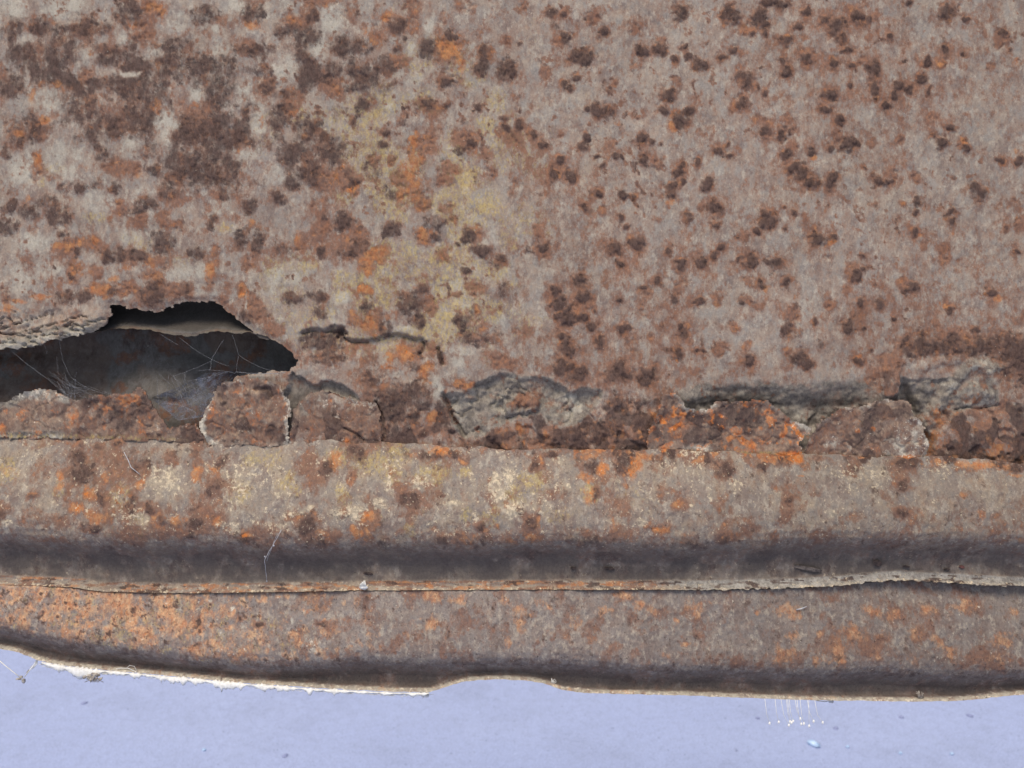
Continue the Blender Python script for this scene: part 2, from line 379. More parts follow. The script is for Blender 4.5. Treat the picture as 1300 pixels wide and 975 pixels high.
# upper left of the skin
marks('D', 0, 0, Z, '230,140,130,50 320,270,120,55 60,150,60 520,270,95,65 130,270,80 450,130,95,50 50,420,60 650,60,75 850,330,150,75 640,440,130,65 420,540,85,55 700,540,110 1050,330,140,65 1060,450,95 950,650,70,80 1100,650,120,95 480,640,65 90,690,34 200,660,50 150,600,50 30,760,28 500,760,28,50 730,760,38 780,850,40,28 400,690,36 320,920,38 400,940,30 940,840,95 1100,860,110 1230,250,85,38 1240,550,55 1000,80,85,36 1250,60,55 850,220,70,40 700,660,70,50 580,650,60,50', .8)
marks('B', 0, 0, Z, '700,150,75 90,670,80 200,650,60 770,40,70,50 400,130,60 720,360,35 250,420,70,30 430,390,50 560,830,50,30 200,820,30,60 170,870,34 265,890,22 380,450,60,30 960,600,90 1190,700,60 660,840,40 880,880,50 300,210,50,30')
marks('O', 0, 0, Z, '770,40,60,34,.8 790,545,22,44 220,410,46,18,.8 155,480,28,44 230,610,36,26 105,650,36,24 200,820,22,46,.8 1250,110,55,26 690,870,26,0,.7 820,80,16,50,.7 430,830,50,30,.6')
marks('P', 0, 0, Z, '310,60,85,60 60,20,70 130,190,38,30 880,110,50 1100,245,65,46 660,160,14,38 440,280,38,65 640,370,95,16 260,500,85,75,.7 340,770,115,85,.8 100,820,75,55 830,640,50,105 980,470,36,66 1200,450,36,56 1210,770,55,38 650,740,65,55,.8 1280,600,36,85 600,200,28,50,.7 1180,30,60,40 1060,140,90,20 780,260,50,26,.8 370,20,60')
marks('Y', 0, 0, Z, '270,840,60,40,.5 210,890,16,40,.6')
marks('D', 325, 0, Z, '150,150,60,38 280,80,36 250,200,65,60 240,290,55,26 15,60,32 10,240,28 80,240,24 30,350,36 40,435,34 430,230,48 520,230,56,46 640,340,56 560,400,76,56 490,350,56 500,440,46,26 390,350,36 130,540,28 120,620,44 310,620,28 260,650,55 340,690,36,24 200,760,80,44 380,760,70 130,800,36 250,850,60 170,910,36 300,880,44 530,540,36 470,600,22 630,720,32,18 655,660,18 860,235,44 700,110,34 705,240,22 740,180,18 990,175,15 960,170,18 870,510,32,24 960,535,22 1110,540,20 1040,610,14 1150,270,34,44 1130,340,34 1260,360,44 1280,340,25 1240,630,24 1225,578,26,12 1025,750,32,24 1070,710,28 450,855,22 475,910,26,22 580,850,40,0,.8 500,70,20 735,610,18 950,410,30', .88)
marks('B', 325, 0, Z, '380,430,65,55 170,510,65,75 700,110,75,55 600,180,55 780,70,42,95 930,90,50,0,.6 960,240,90,95 950,400,90,45 870,530,80,55 1240,640,50 1280,690,44 1060,700,70 1140,770,44 820,720,64,70 830,800,40 970,850,36 1170,850,36 430,890,75 680,800,30 940,900,40 450,80,60,0,.6 1120,150,44,0,.6 1250,200,40 330,10,90,30 1040,20,65,35,.6 720,890,45 590,800,34 200,110,70,50 60,420,60 720,300,60,40 1140,300,70,60,.7')
marks('O', 325, 0, Z, '960,220,70,80,.7 1025,300,26,90,.9 790,820,55,80,.9 800,700,50,40,.6 560,160,30,40,.5 380,890,40,20,.7 800,930,50,30,.8 20,110,36,30,.8 30,600,12,40,.8 640,60,40,50,.5')
marks('Y', 325, 0, Z, '740,510,34 560,690,42,55 790,830,55,90 1150,620,50 1060,420,34,40 1010,760,30,50 1030,880,60 220,570,34 480,500,90,40,.6 1100,560,70,.8 890,560,30,20 1200,500,60')
marks('P', 325, 0, Z, '150,340,66,80 380,110,56,70 300,250,38,34 850,130,26,48 780,240,28,40 760,390,75,46,.8 20,560,28,56 30,640,28 1090,270,36,60 850,620,14 670,525,16 1200,560,65,56,.6 100,900,36 965,740,9 680,795,10 300,540,60,30,.6 150,20,40,30')
marks('D', 0, 200, Z, '60,250,32 150,280,46,36 250,230,46,36 290,290,56,46 30,350,56,36 315,140,32,22 395,150,24 575,155,26 770,60,36,26 740,240,46,36 680,275,46,22 490,130,50,30,.6 860,170,44,46 1000,80,110,80 1110,110,56,90 1230,240,36 810,410,52,70 1200,390,42,56 1060,310,18,46 555,665,32,28 420,700,36 330,700,40 320,380,18 385,475,16 540,490,26 610,490,32 680,500,46,36 770,680,56 940,660,50,32,.7 140,530,45,24,.5 1290,440,18,40 980,470,36 1240,790,46,36,.7 360,590,14', .92)
marks('B', 0, 200, Z, '340,440,64,44 455,430,64,44 475,570,40 360,590,25,44 380,540,38 550,310,26,36 520,470,36 650,50,34 170,80,34 265,100,22 610,240,34 700,320,40 830,310,44 900,330,34 480,660,70,44 640,660,70,32 745,590,34 790,600,44 1240,530,36,46 1050,600,36,52 1095,550,18 1200,670,26,42 1070,470,34 900,660,70,44 30,670,34,64 800,530,55 700,500,90,50,.7 780,680,80,70,.8 1150,760,70,60,.7 1250,760,60,70')
marks('O', 0, 200, Z, '200,692,70,14,1.1 100,715,60,14,1.1 40,760,56,22,1.1 480,670,66,44,.9 380,545,34,40,.8 1050,590,34,46 1200,670,22,38 560,600,40,16 200,30,22,40 1250,320,20,30 330,440,40,30,.6 455,425,50,34,.6 640,560,40,20,.8 690,90,18 1110,350,40,22,.6 150,200,20')
marks('P', 0, 200, Z, '470,230,105,56,.8 640,390,75,46,.9 100,80,75,56 340,80,75,56 180,440,115,66,.8 100,600,115,85,.85 230,560,75,66,.8 900,570,115,50 730,160,65,36,.7 1090,240,46,36 1000,560,56,46 630,710,18,12 935,185,9 1140,270,10 230,420,10 430,195,8 1230,740,9,30 1050,680,60,20,.7 1260,600,50,50,.7')
marks('Y', 0, 200, Z, '470,300,80,40,.6 700,430,60,40,.8 1120,350,40,25 900,500,60,40,.5 210,120,18,40,.7 1060,560,40,40,.6 640,400,60,40,.4')
marks('D', 325, 200, Z, '440,320,46,36 330,310,14 510,350,14 670,365,42,36 900,410,24,20 890,325,42,42,.7 1060,400,26 1120,470,46,32 1215,520,26 1040,565,25,18 550,745,32,26 330,470,24 480,450,75,36,.6 30,410,24,60 130,440,36,0,.6 190,710,46,32 300,690,46,22 320,770,32,0,.8 770,720,65,55 820,660,30 650,840,38,0,.7 810,800,38 1240,670,46,36,.6 1040,820,34 1100,900,85,36,.7 680,170,36,0,.6 100,200,36 170,130,36 1010,440,16 1100,120,18,0,.7')
marks('B', 325, 200, Z, '780,160,85,95 840,230,42 960,50,36 1170,70,34 930,110,32 950,250,34 990,300,34 1090,380,62,48 860,400,78,44 620,480,64,40 560,540,44 330,360,54 220,430,44 490,430,74 540,660,36 560,820,85,75 1080,660,54,42 1110,770,34 1000,690,22 470,130,56 320,100,64 300,260,64,0,.6 480,800,44 940,480,44 750,690,34 860,740,46 20,780,56,64 90,850,56,44 1150,900,120,40,.7 1280,150,40,0,.7')
marks('O', 325, 200, Z, '780,40,62,80,.9 780,180,60,50,.6 860,390,70,34,.8 1100,370,44,34,.7 620,480,60,36,.9 560,550,38,40 540,660,36,26 560,830,66,50,.9 480,800,34,44,.6 470,150,40,30,.6 1100,770,20 200,410,26,60,.7')
marks('Y', 325, 200, Z, '1160,240,70,60 1200,580,80,62 260,540,62 420,600,42 440,200,52 640,600,62,52,.8 820,600,54 760,480,54 1050,100,62 600,580,44 70,560,72,62,.8 430,680,42 1200,780,52 960,790,52 1290,640,34 1250,440,50,.7 780,60,60,70')
marks('P', 325, 200, Z, '100,620,95,66,.9 200,610,38 440,700,46,36 980,630,38 690,500,12 1230,830,24 1280,780,18 1045,750,14 1150,840,11 750,860,56,16 400,800,56,46,.7 80,60,46 1180,350,36,80,.7 885,430,8,20 600,440,9')
# the band of tears
marks('D', 380, 400, 4.877, '60,150,60,50 160,170,80,60 250,110,40,50 160,260,120,50,.8 230,90,40 560,490,120,60,.8 700,470,110,70,.8 640,620,120,90,.8 800,720,80,30,.8 520,700,50,110,.7 800,520,60,60,.6 470,410,70,50,.7 740,240,22,40,.7 880,260,20,50,.8 720,330,36,30,.6 860,870,60,30 960,870,60,30 340,850,50,40')
marks('B', 380, 400, 4.877, '450,80,110,60 660,230,120,80 780,350,60,70 830,220,50,60 300,200,80,60,.7 420,250,70,60,.5 1010,430,70,50 540,330,60,60,.6 300,620,120,80,.7 150,680,150,60,.8 860,620,60,70 640,620,90,60,.6 400,700,90,70,.7 200,560,60,40,.6 1100,80,120,60,.6 1200,260,70,60,.7')
marks('O', 380, 400, 4.877, '660,230,90,50,.8 780,350,50,70,.9 830,640,40,50,1.1 700,660,30,40 300,780,40,22 400,70,60,60,.6 860,860,18,22,1.2 700,600,60,20,.7 460,740,18,40 560,260,60,60,.5 950,580,34,60,.7 1010,430,46,40,.7')
marks('P', 380, 400, 4.877, '1010,230,50,30 1000,290,46,50,.7 860,490,34,150,.7 880,660,40,40 240,540,50,40,.8 360,650,24,30 370,245,24,44,.7 520,310,60,20,.6 1240,50,24 1150,60,12 600,380,40,30,.6 650,290,8 435,265,8')
marks('D', 560, 420, 4.333, '980,240,75,50 1130,250,55,50 650,190,40,50 740,240,56,50 700,80,36,50 880,65,20,30 300,580,160,40,.8 700,600,110,60,.8 950,400,80,60,.6 840,560,60,60,.8 1010,640,70,40 1120,490,50,40 600,680,46,20 820,730,40,30 1000,720,50,50 500,725,24 1240,400,60,50,.7')
marks('B', 560, 420, 4.333, '340,180,70,40 460,390,90,60 960,560,130,80 820,460,60,50,.8 1000,420,70,80,.7 1100,560,80,90 600,560,90,60,.7 1050,90,50,100,.5 140,300,60,40 560,600,140,40,.8 350,640,120,40,.7')
marks('O', 560, 420, 4.333, '440,540,50,34,.9 460,610,12,24 575,575,20,26 340,620,20,16 880,755,36,26,1.3 1060,740,44,60,1 1150,525,40,18,1.1 1100,600,40,50,.6 1220,660,24,26 130,300,46,30,.6 540,690,14,22,.8 950,540,90,60,.5 760,490,50,14,.8 700,260,16,14 640,60,10,14 1090,260,12')
marks('P', 560, 420, 4.333, '110,125,70,24 1100,100,40,60,.6 630,715,34,16 260,100,50,40,.5 435,135,8,20 310,675,60,24,.6 720,390,60,40,.6')
marks('D', 1150, 425, 1.0, '20,14,26,14 50,12,30,14 90,16,40,16 130,14,40,16 150,30,30,30 100,40,24,20,.7', .8)
marks('B', 1150, 425, 1.0, '60,8,80,14,.6 125,20,50,24,.7 -20,40,18,24,.8 -40,60,18,26,.7')
# rib under the seam
marks('D', 0, 540, Z, '490,100,20 410,150,44,80 440,240,66,56 700,180,76,56,.7 540,340,32 50,420,46,36 510,490,46,22 700,380,36,66,.7 860,450,32 800,400,24 1020,460,42 980,535,28,20 1265,560,30,26 1100,300,44 1110,180,28 210,340,16 600,80,20 220,60,30,12,.6 340,60,50,20,.5')
marks('B', 0, 540, Z, '860,170,36 1000,170,42 580,160,32 560,250,26 1010,250,36 1110,320,44 440,400,54 540,440,64 350,460,130,50,.7 900,500,140,64 1060,440,105 480,330,44 700,540,80 200,460,64,0,.6 60,390,44 20,20,40 1130,450,54 1010,100,44 240,220,54,0,.6 210,340,30 640,300,60,30,.6 300,560,220,30,.7 560,220,200,110,.5')
marks('O', 0, 540, Z, '440,400,46,34 530,440,64,40,.9 480,330,34 560,245,24 1010,250,34 340,280,34,50,.7 15,20,28,34 850,470,60,50,.6 1270,540,34,30 740,290,30,24 60,220,54,50,.6 210,330,20,14 930,460,60,40,.6 1120,460,40,30,.8 640,340,50,60,.5 1080,210,36,16')
marks('P', 0, 540, Z, '850,270,95,55 1200,300,55,115,.8 1150,475,34,30,1.2 1215,500,26,40,1.2 740,430,55,55,.8 800,215,36,10,1.2 815,245,8,24,1.2 620,400,36,80,.5 90,480,60,8 1220,200,60,40,.7')
marks('Y', 0, 540, Z, '60,210,62,62 650,340,60,60,.8 1260,170,52,40 330,300,40,40,.6 740,470,50,50,.6 1230,330,60,60,.6')
marks('P', 320, 540, Z, '490,410,90,36,1.1 540,440,36,30,1.2 130,480,50,22,1.1 230,430,46,16,1.1 310,410,36,18,1.1 850,280,56,32,1.1 700,290,36,64,.9 1230,340,54,38,1.3 1220,270,46,28,1.3 1100,280,24,38,.9 650,380,44,28,1 160,320,36,22,.9 730,540,28,18,1 1130,430,22 1090,500,18,28 1000,390,46,14,1 1290,420,18,38,1.2 890,490,14 100,250,120,100,.5')
marks('Y', 320, 540, Z, '600,180,130,56 900,240,84,42 480,320,44 240,310,26 420,170,64,50 1060,230,44 1080,430,32 800,500,32 720,140,64 180,270,44 100,160,80,60,.6 1200,450,60,50,.7 700,240,80,60,.6')
marks('D', 320, 540, Z, '370,210,38 530,140,38 800,360,48,36 310,500,46,56 960,570,38,48 1150,470,18 940,140,18 330,580,56,40 1130,560,50,40,.6 700,580,60,40,.6')
marks('B', 320, 540, Z, '600,480,68,62 550,510,34 10,560,44 400,540,54 280,190,54 340,240,74 1050,180,24 1060,580,70 1280,570,50 1220,490,24 520,235,34 770,310,34 330,580,70 100,560,110 700,590,200,40,.6 940,330,20 1180,270,18')
marks('O', 320, 540, Z, '540,510,34,28 600,440,40,24 935,150,16,18,1.2 1050,185,14 1085,580,34,36,.9 420,180,50,44,.8 380,530,40,30,.7 300,430,40,22,.5 1225,490,16 1290,560,34,30,.8 600,500,50,50,.5')
marks('D', 640, 540, Z, '430,190,32 590,190,36 230,145,32,18 140,185,22 1080,200,42 1285,185,20 120,465,28 450,330,18 1070,560,22 900,590,32 820,630,32 1230,640,56,22 430,590,56 1280,600,18 320,560,30,0,.7')
marks('B', 640, 540, Z, '850,390,38 130,540,76,66 40,580,56 560,400,64,0,.6 560,540,100,56 1050,390,56,0,.7 1080,530,64 400,520,34 1200,500,80,0,.4 760,520,70,50 150,180,40 300,600,200,40,.6 480,240,100,50,.5')
marks('O', 640, 540, Z, '485,215,36,26,1.4 640,220,36,56,1.1 405,340,30,50,.9 795,130,18,20,1.1 400,250,46,30,.8 760,520,48,22,1.2 1270,590,28 135,550,54,44,.9 150,470,40,30,.7 540,490,40,30,.5 850,390,26,22,.8 590,560,70,40,.5 1100,520,50,40,.5')
marks('P', 640, 540, Z, '30,260,38,56,1.2 40,400,36,36,1.2 310,300,18,14 160,410,28 680,470,36,22 930,380,14 1010,330,18,28 1000,540,36,28 1150,300,40,0,.7 280,180,40,24,.8 560,280,18 950,120,85,36,.9 930,200,100,60,.5 200,330,120,90,.4')
marks('Y', 640, 540, Z, '150,260,70,60 420,320,50,60 60,330,60,80,.7 260,430,80,50,.5 620,330,90,60,.4')
marks('P', 960, 560, 3.82, '340,340,30 450,230,40,40,.7 450,150,95,46,.7 870,130,76,46,.7 580,170,76,56,.6 1180,540,50,10 300,420,120,80,.35')
marks('D', 960, 560, 3.82, '20,500,36 260,540,46,18 710,110,70,30 670,210,18 120,265,14 660,320,46,22,.8 1240,110,50,18 20,105,20 860,550,60,14,.7')  # wide mark below the right-hand flake paints that flake's shadow
marks('B', 960, 560, 3.82, '450,120,52,46 700,130,70,50 680,180,40,40 20,500,60 1000,130,60,20,.7 240,460,120,50,.5 560,500,300,40,.5 100,340,60,0,.5 1240,470,60,40,.7')
marks('O', 960, 560, 3.82, '1250,540,24,18,1.1 960,250,20,14,.8 1040,345,18,24,.8 1230,470,34,26,.8 30,480,34,20,.8 185,155,18,8,1 780,112,20,6,1 130,70,60,20,1.2 190,80,26,22,1.5 1140,115,34,12,1 1230,150,50,14,.8')
# sill sheet at the bottom
marks('O', 850, 720, 2.889, '400,310,50,42 600,305,34,48 670,245,55,38 740,150,50,28 440,160,46,32 440,240,22 820,170,28 900,240,34,28 1010,300,26 970,265,24 1200,260,42,26 1090,135,48,24 780,240,38,26,.7 545,245,16 100,150,66,38,.8 90,175,20 1180,330,70,30,.7 860,330,40,24,.6 950,160,36,22 540,330,26 25,205,12 60,270,24,14 1265,160,20 750,300,40,20,.6 1240,240,30,14,.8 330,160,10 600,340,40,14')
marks('B', 850, 720, 2.889, '400,310,24 600,300,18,28 660,245,26,20 1200,262,18,10 735,150,16 1010,300,12 1120,330,140,50,.5 900,180,120,50,.5 200,330,200,30,.4 720,290,120,60,.4')
marks('O', 540, 720, 4.0625, '170,160,50,34 485,220,58,44 490,295,36 405,170,32,40 780,270,36 630,350,50,34,.5 920,225,44,30 1020,150,50,30 1150,235,36,24 1090,200,36 430,370,24,40,.8 720,350,28,24,.7 890,350,36,44,.7 20,150,56,46 30,290,36,40 650,190,22,20 1240,440,36,26,.8 800,140,60,20,.5 600,180,60,40,.5')
marks('P', 250, 720, 4.0625, '610,400,40,30,.8 190,215,18 500,265,14 125,340,8 65,165,14,8 1150,460,60,30,.5')
marks('D', 250, 720, 4.0625, '320,290,14 215,268,12 15,285,14,18 20,395,18,10 870,180,26,40,.6 655,300,24,10 890,40,24,8')

def spot_fields(us, vs, U, V, seed):
    w1 = (fbm(U, V, 13, 3, seed) - .5); w2 = (fbm(U, V, 13, 3, seed + 50) - .5)
    w3 = (fbm(U, V, 40, 2, seed + 90) - .5); w4 = (fbm(U, V, 40, 2, seed + 95) - .5)
    WU = U + 11 * w1 + 8 * w3; WV = V + 11 * w2 + 8 * w4
    F = {k: np.zeros_like(U) for k in 'DBOYP'}
    def add(f, x, y, rx, ry, w, soft=1.45):
        i0, i1 = np.searchsorted(us, [x - 2.2 * rx - 12, x + 2.2 * rx + 12]); j0, j1 = np.searchsorted(vs, [y - 2.2 * ry - 12, y + 2.2 * ry + 12])
        if i1 <= i0 or j1 <= j0: return
        sl = (slice(j0, j1), slice(i0, i1))
        t = np.sqrt(((WU[sl] - x) / rx) ** 2 + ((WV[sl] - y) / ry) ** 2)
        f[sl] = np.maximum(f[sl], w * np.clip(soft - t, 0, 1))
    for k, lst in SPOT.items():
        for (x, y, rx, ry, w) in lst:
            if k == 'D' and x < 655 and y < 440: add(F[k], x, y, rx * 1.05, ry * 1.05, w * .85, 1.6)
            else: add(F[k], x, y, rx, ry, w)
            if k == 'D': lf = x < 600 and y < 440; q = 1.15 if lf else 1.4; add(F['B'], x, y, rx * q + 1.2, ry * q + 1.2, (.6 if lf else .9) * w); add(F['B'], x, y, rx * 2.3 + 2, ry * 2.3 + 2, (.12 if lf else .42) * w, 1.3)
    return F

# ------------------------------------------------------------------ outlines of tears and lines of the folds
HOLE = [(-280, 446), (-120, 444), (-20, 443), (0, 442), (25, 443), (50, 438), (75, 431), (95, 427), (122, 420), (134, 410), (139, 400), (140, 388), (152, 388), (165, 391), (180, 393),
        (195, 396), (205, 395), (215, 390), (230, 384), (240, 383), (258, 382), (270, 383), (280, 388), (290, 396), (302, 406), (314, 414), (323, 423), (339, 428), (358, 438), (370, 447),
        (376, 455), (374, 463), (364, 470), (343, 473), (315, 474), (300, 478), (285, 500), (275, 530), (255, 552), (205, 552), (190, 535), (120, 530), (0, 530), (-120, 530), (-280, 520)]
REC1 = [(372, 472), (395, 489), (420, 485), (436, 488), (449, 498), (456, 508), (440, 506), (425, 500), (402, 500), (388, 508), (380, 530), (372, 556), (364, 540), (360, 500)]
REC2 = [(560, 503), (567, 522), (578, 542), (590, 556), (606, 556), (629, 542), (652, 531), (680, 523), (689, 523), (696, 535), (717, 542), (731, 538), (745, 528), (756, 515), (763, 498), (749, 494), (722, 496),
        (689, 480), (666, 481), (636, 474), (606, 487), (600, 498), (574, 500)]
REC3 = [(866, 500), (880, 496), (905, 492), (930, 493), (980, 492), (1030, 494), (1075, 490), (1098, 489), (1112, 492), (1118, 503), (1110, 515), (1060, 530), (1030, 570), (1010, 560), (985, 540), (900, 540), (870, 530)]
REC4 = [(1144, 479), (1158, 481.5), (1172, 480), (1186, 482), (1205, 480), (1230, 482), (1252, 486), (1265, 497), (1267, 513), (1255, 517), (1240, 516), (1222, 520), (1206, 533), (1192, 548), (1184, 566),
        (1176, 584), (1160, 580), (1140, 540), (1120, 512), (1132, 507), (1142, 500)]
CRACK1 = [(384, 421), (395, 418), (412, 420), (424, 414), (431, 416), (437, 428), (445, 432), (470, 433), (480, 430), (490, 425), (503, 424), (516, 427), (528, 431), (537, 431), (538, 440), (533, 450)]
CRACK2 = [(556, 442), (558, 452), (562, 462)]
CRACK3 = [(563, 500), (567, 515), (574, 530), (583, 543), (590, 556)]
CRACK4 = [(477, 512), (481, 522), (486, 532), (487, 548), (486, 566)]
CRACK5 = [(438, 544), (450, 550), (462, 559)]
CRACK6 = [(66, 398), (68, 410), (76, 420), (78, 432)]
CRACK7 = [(1218, 520), (1232, 517), (1246, 520), (1256, 517), (1268, 515)]
seam = line([(-280, 553), (0, 553), (100, 554), (200, 556), (265, 561), (300, 562), (420, 564), (520, 567), (600, 570), (700, 574), (800, 575), (860, 573), (960, 578), (1040, 580), (1130, 583), (1200, 582), (1290, 590), (1580, 594)])
rim_v = line([(-280, 738), (0, 741), (60, 743), (100, 745), (130, 750), (230, 752), (330, 751), (450, 749), (650, 748), (800, 748), (900, 748), (960, 747), (1000, 746), (1060, 743), (1090, 740), (1140, 736), (1180, 738), (1240, 741), (1300, 744), (1580, 750)])
low_v = line([(-280, 812), (0, 825), (20, 829), (45, 839), (70, 845), (100, 849), (200, 858), (300, 868), (400, 875), (500, 880), (545, 880), (565, 874), (590, 866), (630, 863), (670, 865), (695, 870), (715, 878), (750, 882), (850, 884), (950, 888), (1050, 891), (1150, 892), (1220, 891), (1260, 887), (1300, 883), (1580, 868)])
curl_v = line([(-280, 785), (0, 797), (100, 818), (200, 830), (300, 838), (450, 838), (550, 837), (650, 832), (750, 838), (850, 846), (1000, 850), (1300, 850), (1580, 848)])

root = bpy.data.objects.new('rusted_body_panel', None)
col.objects.link(root)
root.matrix_world = ROOT
root.empty_display_size = 0.05
tag(root, 'rusted grey sheet metal panel with a torn hole and folded lower edges', 'metal panel')

# ------------------------------------------------------------------ upper skin
us = axis(-260, 1560, -20, 1320, 1.6); vs = axis(-260, 612, -20, 612, 1.6)
def skin_shape(U, V):
    jx = 3.2 * (fbm(U, V, 9, 3, 3) - .5) * 2; jy = 3.2 * (fbm(U, V, 9, 3, 4) - .5) * 2
    fj = 2.2 * (fbm(U, V, 4.5, 2, 143) - .5) * 2
    keep = -poly_sd(U + jx * .9 + fj, V + jy * .9 + fj, HOLE)
    F = spot_fields(us, vs, U, V, 11)
    r1 = poly_sd(U + jx, V + jy, REC1, 40); r2 = poly_sd(U + jx, V + jy, REC2, 40); r3 = poly_sd(U + jx, V + jy, REC3, 40); r4 = poly_sd(U + jx * .6, V + jy * .6, REC4, 40)
    band = sstep(455, 520, V)
    n1 = fbm(U, V, 220, 2, 21) - .5; n2 = fbm(U, V, 30, 4, 22) - .5; n3 = fbm(U, V, 7, 3, 23) - .5
    D = 6 * n1 + 2.6 * n2 * (1 + 1.6 * band) + .9 * n3 * (1 + band)
    D += (.4 + 1.8 * fbm(U, V, 6, 3, 141)) * sstep(.2, 1.0, F['D']) + .5 * sstep(.3, .9, F['B'])
    D -= 1.6 * sstep(.62, .7, fbm(U, V, 5, 3, 142)) * sstep(.2, .6, F['B'])
    D -= 9 * sstep(-1.2, 1.6, r1)
    d2 = sstep(-2.0, 3.0, r2)
    D -= d2 * (4.5 + 3.0 * sstep(0, 22, r2)); D += d2 * (12 * n2 + 4 * n3) - d2 * 4 * sstep(.05, 0, np.abs(fbm(U, V, 26, 3, 146) - .5))
    # smooth dish above the flakes, falling to a deep line
    dish = sstep(474, 503, V) * sstep(850, 910, U) * (1 - sstep(1085, 1120, U))
    D -= 13 * np.clip((V - 474 + 10 * n2) / 38, 0, 1.1) ** 2 * sstep(860, 915, U) * (1 - sstep(1075, 1120, U)) * (1 - sstep(seam(U) - 40, seam(U) - 8, V))
    D += (7 * n2 + 3 * n3) * sstep(-6, 6, r3)
    D -= 2.2 * sstep(-1.0, 2.0, r3) * sstep(890, 930, U) * (1 - .75 * sstep(985, 1040, U))
    t4 = sstep(1255, 1150, U)
    D -= sstep(-1.0, 1.6, r4) * (2.5 + 10 * t4 * sstep(478, 510, V)); D += sstep(0, 4, r4) * (12 * n2 + 5 * n3)
    bul = np.exp(-(((U - 1232) / 34) ** 2 + ((V - 500) / 16) ** 2)); D += 4 * bul * sstep(-1, 2, r4)
    D -= 1.6 * np.exp(-(((V - 462 + (U - 1215) ** 2 / 500) / 7) ** 2)) * sstep(1160, 1185, U) * sstep(1285, 1262, U)
    ridge = path_dist(U + jx, V + jy, [(1262, 466), (1238, 462), (1218, 478), (1203, 498), (1190, 522)], 30)
    D += 4.5 * sstep(11, 1, ridge)
    D += 3.0 * sstep(9, 1, path_dist(U + jx, V + jy, [(1172, 466), (1190, 459), (1216, 457), (1240, 464), (1262, 482)], 30))
    # blister in the middle recess
    bl = poly_sd(U + jx, V + jy, [(640, 512), (650, 505), (658, 500), (672, 498), (684, 503), (688, 512), (684, 522), (668, 526), (650, 530), (638, 536), (636, 524)], 30)
    D += 6.5 * sstep(-1, 5, bl) - 5 * sstep(4, 0, np.hypot((U - 652) / 1.5, V - 510))
    # tongue between the two right-hand tears
    tg = poly_sd(U + jx * .7, V + jy * .7, [(1108, 440), (1150, 440), (1144, 478), (1144, 490), (1141, 500), (1133, 505), (1124, 506), (1118, 502), (1116, 492)], 30)
    D += 5.5 * sstep(-1, 3, tg) * sstep(450, 485, V)
    D -= 9 * sstep(9, 2, path_dist(U + jx, V + jy, [(1150, 492), (1158, 512), (1170, 535), (1180, 560), (1181, 576)], 25))
    # cracks: the sheet above overhangs, the sheet below drops away and rises again
    c1 = path_dist(U + jx * .6, V + jy * .6, CRACK1, 40)
    below = sstep(0, 2.5, V - np.interp(U, [q[0] for q in CRACK1[:14]], [q[1] for q in CRACK1[:14]])) * sstep(376, 388, U) * sstep(548, 536, U)
    D -= below * 6.5 * np.exp(-((V - 425) / 26.0) ** 2)
    D -= 4.5 * sstep(2.4, .5, c1)
    D -= 8.0 * sstep(9, 2, np.hypot(U - 430, (V - 421) * 1.0) + 3 * jx)
    for c, w, dp in ((CRACK2, 2.6, 7), (CRACK3, 2.6, 6), (CRACK4, 2.2, 5), (CRACK5, 1.6, 4), (CRACK6, 1.3, 3.5), (CRACK7, 1.8, 5)):
        D -= dp * sstep(w, .4, path_dist(U + jx * .5, V + jy * .5, c, 20))
    # lump of scale left of the middle recess
    D += 4 * np.exp(-(((U - 548) / 16) ** 2 + ((V - 505) / 40) ** 2)) + 3.0 * np.exp(-(((U - 770) / 60) ** 2 + ((V - 545) / 26) ** 2))
    D += 5 * np.exp(-(((U - 1240) / 60) ** 2 + ((V - 555) / 24) ** 2))
    # torn lips of the hole: the left one curls out, the others dip
    hd = np.clip(keep, 0, 60)
    lip = sstep(150, 110, U) * sstep(390, 404, V) * sstep(470, 440, V)
    crs = np.abs(fbm(U * .45 + V * .25, V, 12, 4, 144) - .5)
    D += lip * (9 * sstep(30, 0, hd) + 12 * n2 + 7 * n3 - 7 * sstep(.06, 0, crs))
    D -= (1 - lip) * 3.0 * sstep(9, 0, hd) * (hd < 30) * sstep(480, 470, V)
    D -= 9 * sstep(seam(U) + 3, seam(U) + 14, V)
    D -= 4.0 * sstep(.52, .60, fbm(U, V, 24, 4, 147)) * sstep(500, 530, V) * sstep(470, 500, U) * (1 - d2)   # scale broken away in terraces
    # masks
    g = fbm(U, V, 26, 4, 31); g2 = fbm(U, V, 60, 3, 32); s1 = fbm(U, V, 6, 3, 33); s2 = fbm(U, V, 10, 3, 34)
    left = sstep(640, 420, U)
    rust = F['B'] + .26 * sstep(.42, .6, fbm(U, V, 110, 3, 140)) * (1 - .5 * left) + .5 * sstep(.56, .70, g) * (.5 + .5 * left) + .28 * sstep(.62, .72, s2)
    dark = F['D'] + .35 * sstep(.60, .70, s1) * (F['B'] > .2)
    orange = F['O'] + .6 * sstep(.56, .70, s2) * sstep(.15, .6, F['B']) + .12 * left * (fbm(U, V, 18, 3, 35) > .55)
    yellow = F['Y'] * .62 + .25 * sstep(.55, .7, g2) * np.exp(-((U - 590) / 150) ** 2)
    pale = F['P'] * .72 + .25 * sstep(.58, .7, fbm(U, V, 34, 4, 36)) + .35 * left * sstep(.70, .76, s1)
    rim = sstep(-6, 1, r2) + sstep(-3, 1, r4) + sstep(-18, 2, r3) * sstep(470, 490, V) + sstep(-2, 1, r1)
    primer = np.clip(rim, 0, 1) + .9 * lip * sstep(26, 8, hd) + .5 * np.exp(-(((V - 458 + (U - 1215) ** 2 / 700) / 9) ** 2)) * sstep(1165, 1185, U) * sstep(1280, 1262, U)
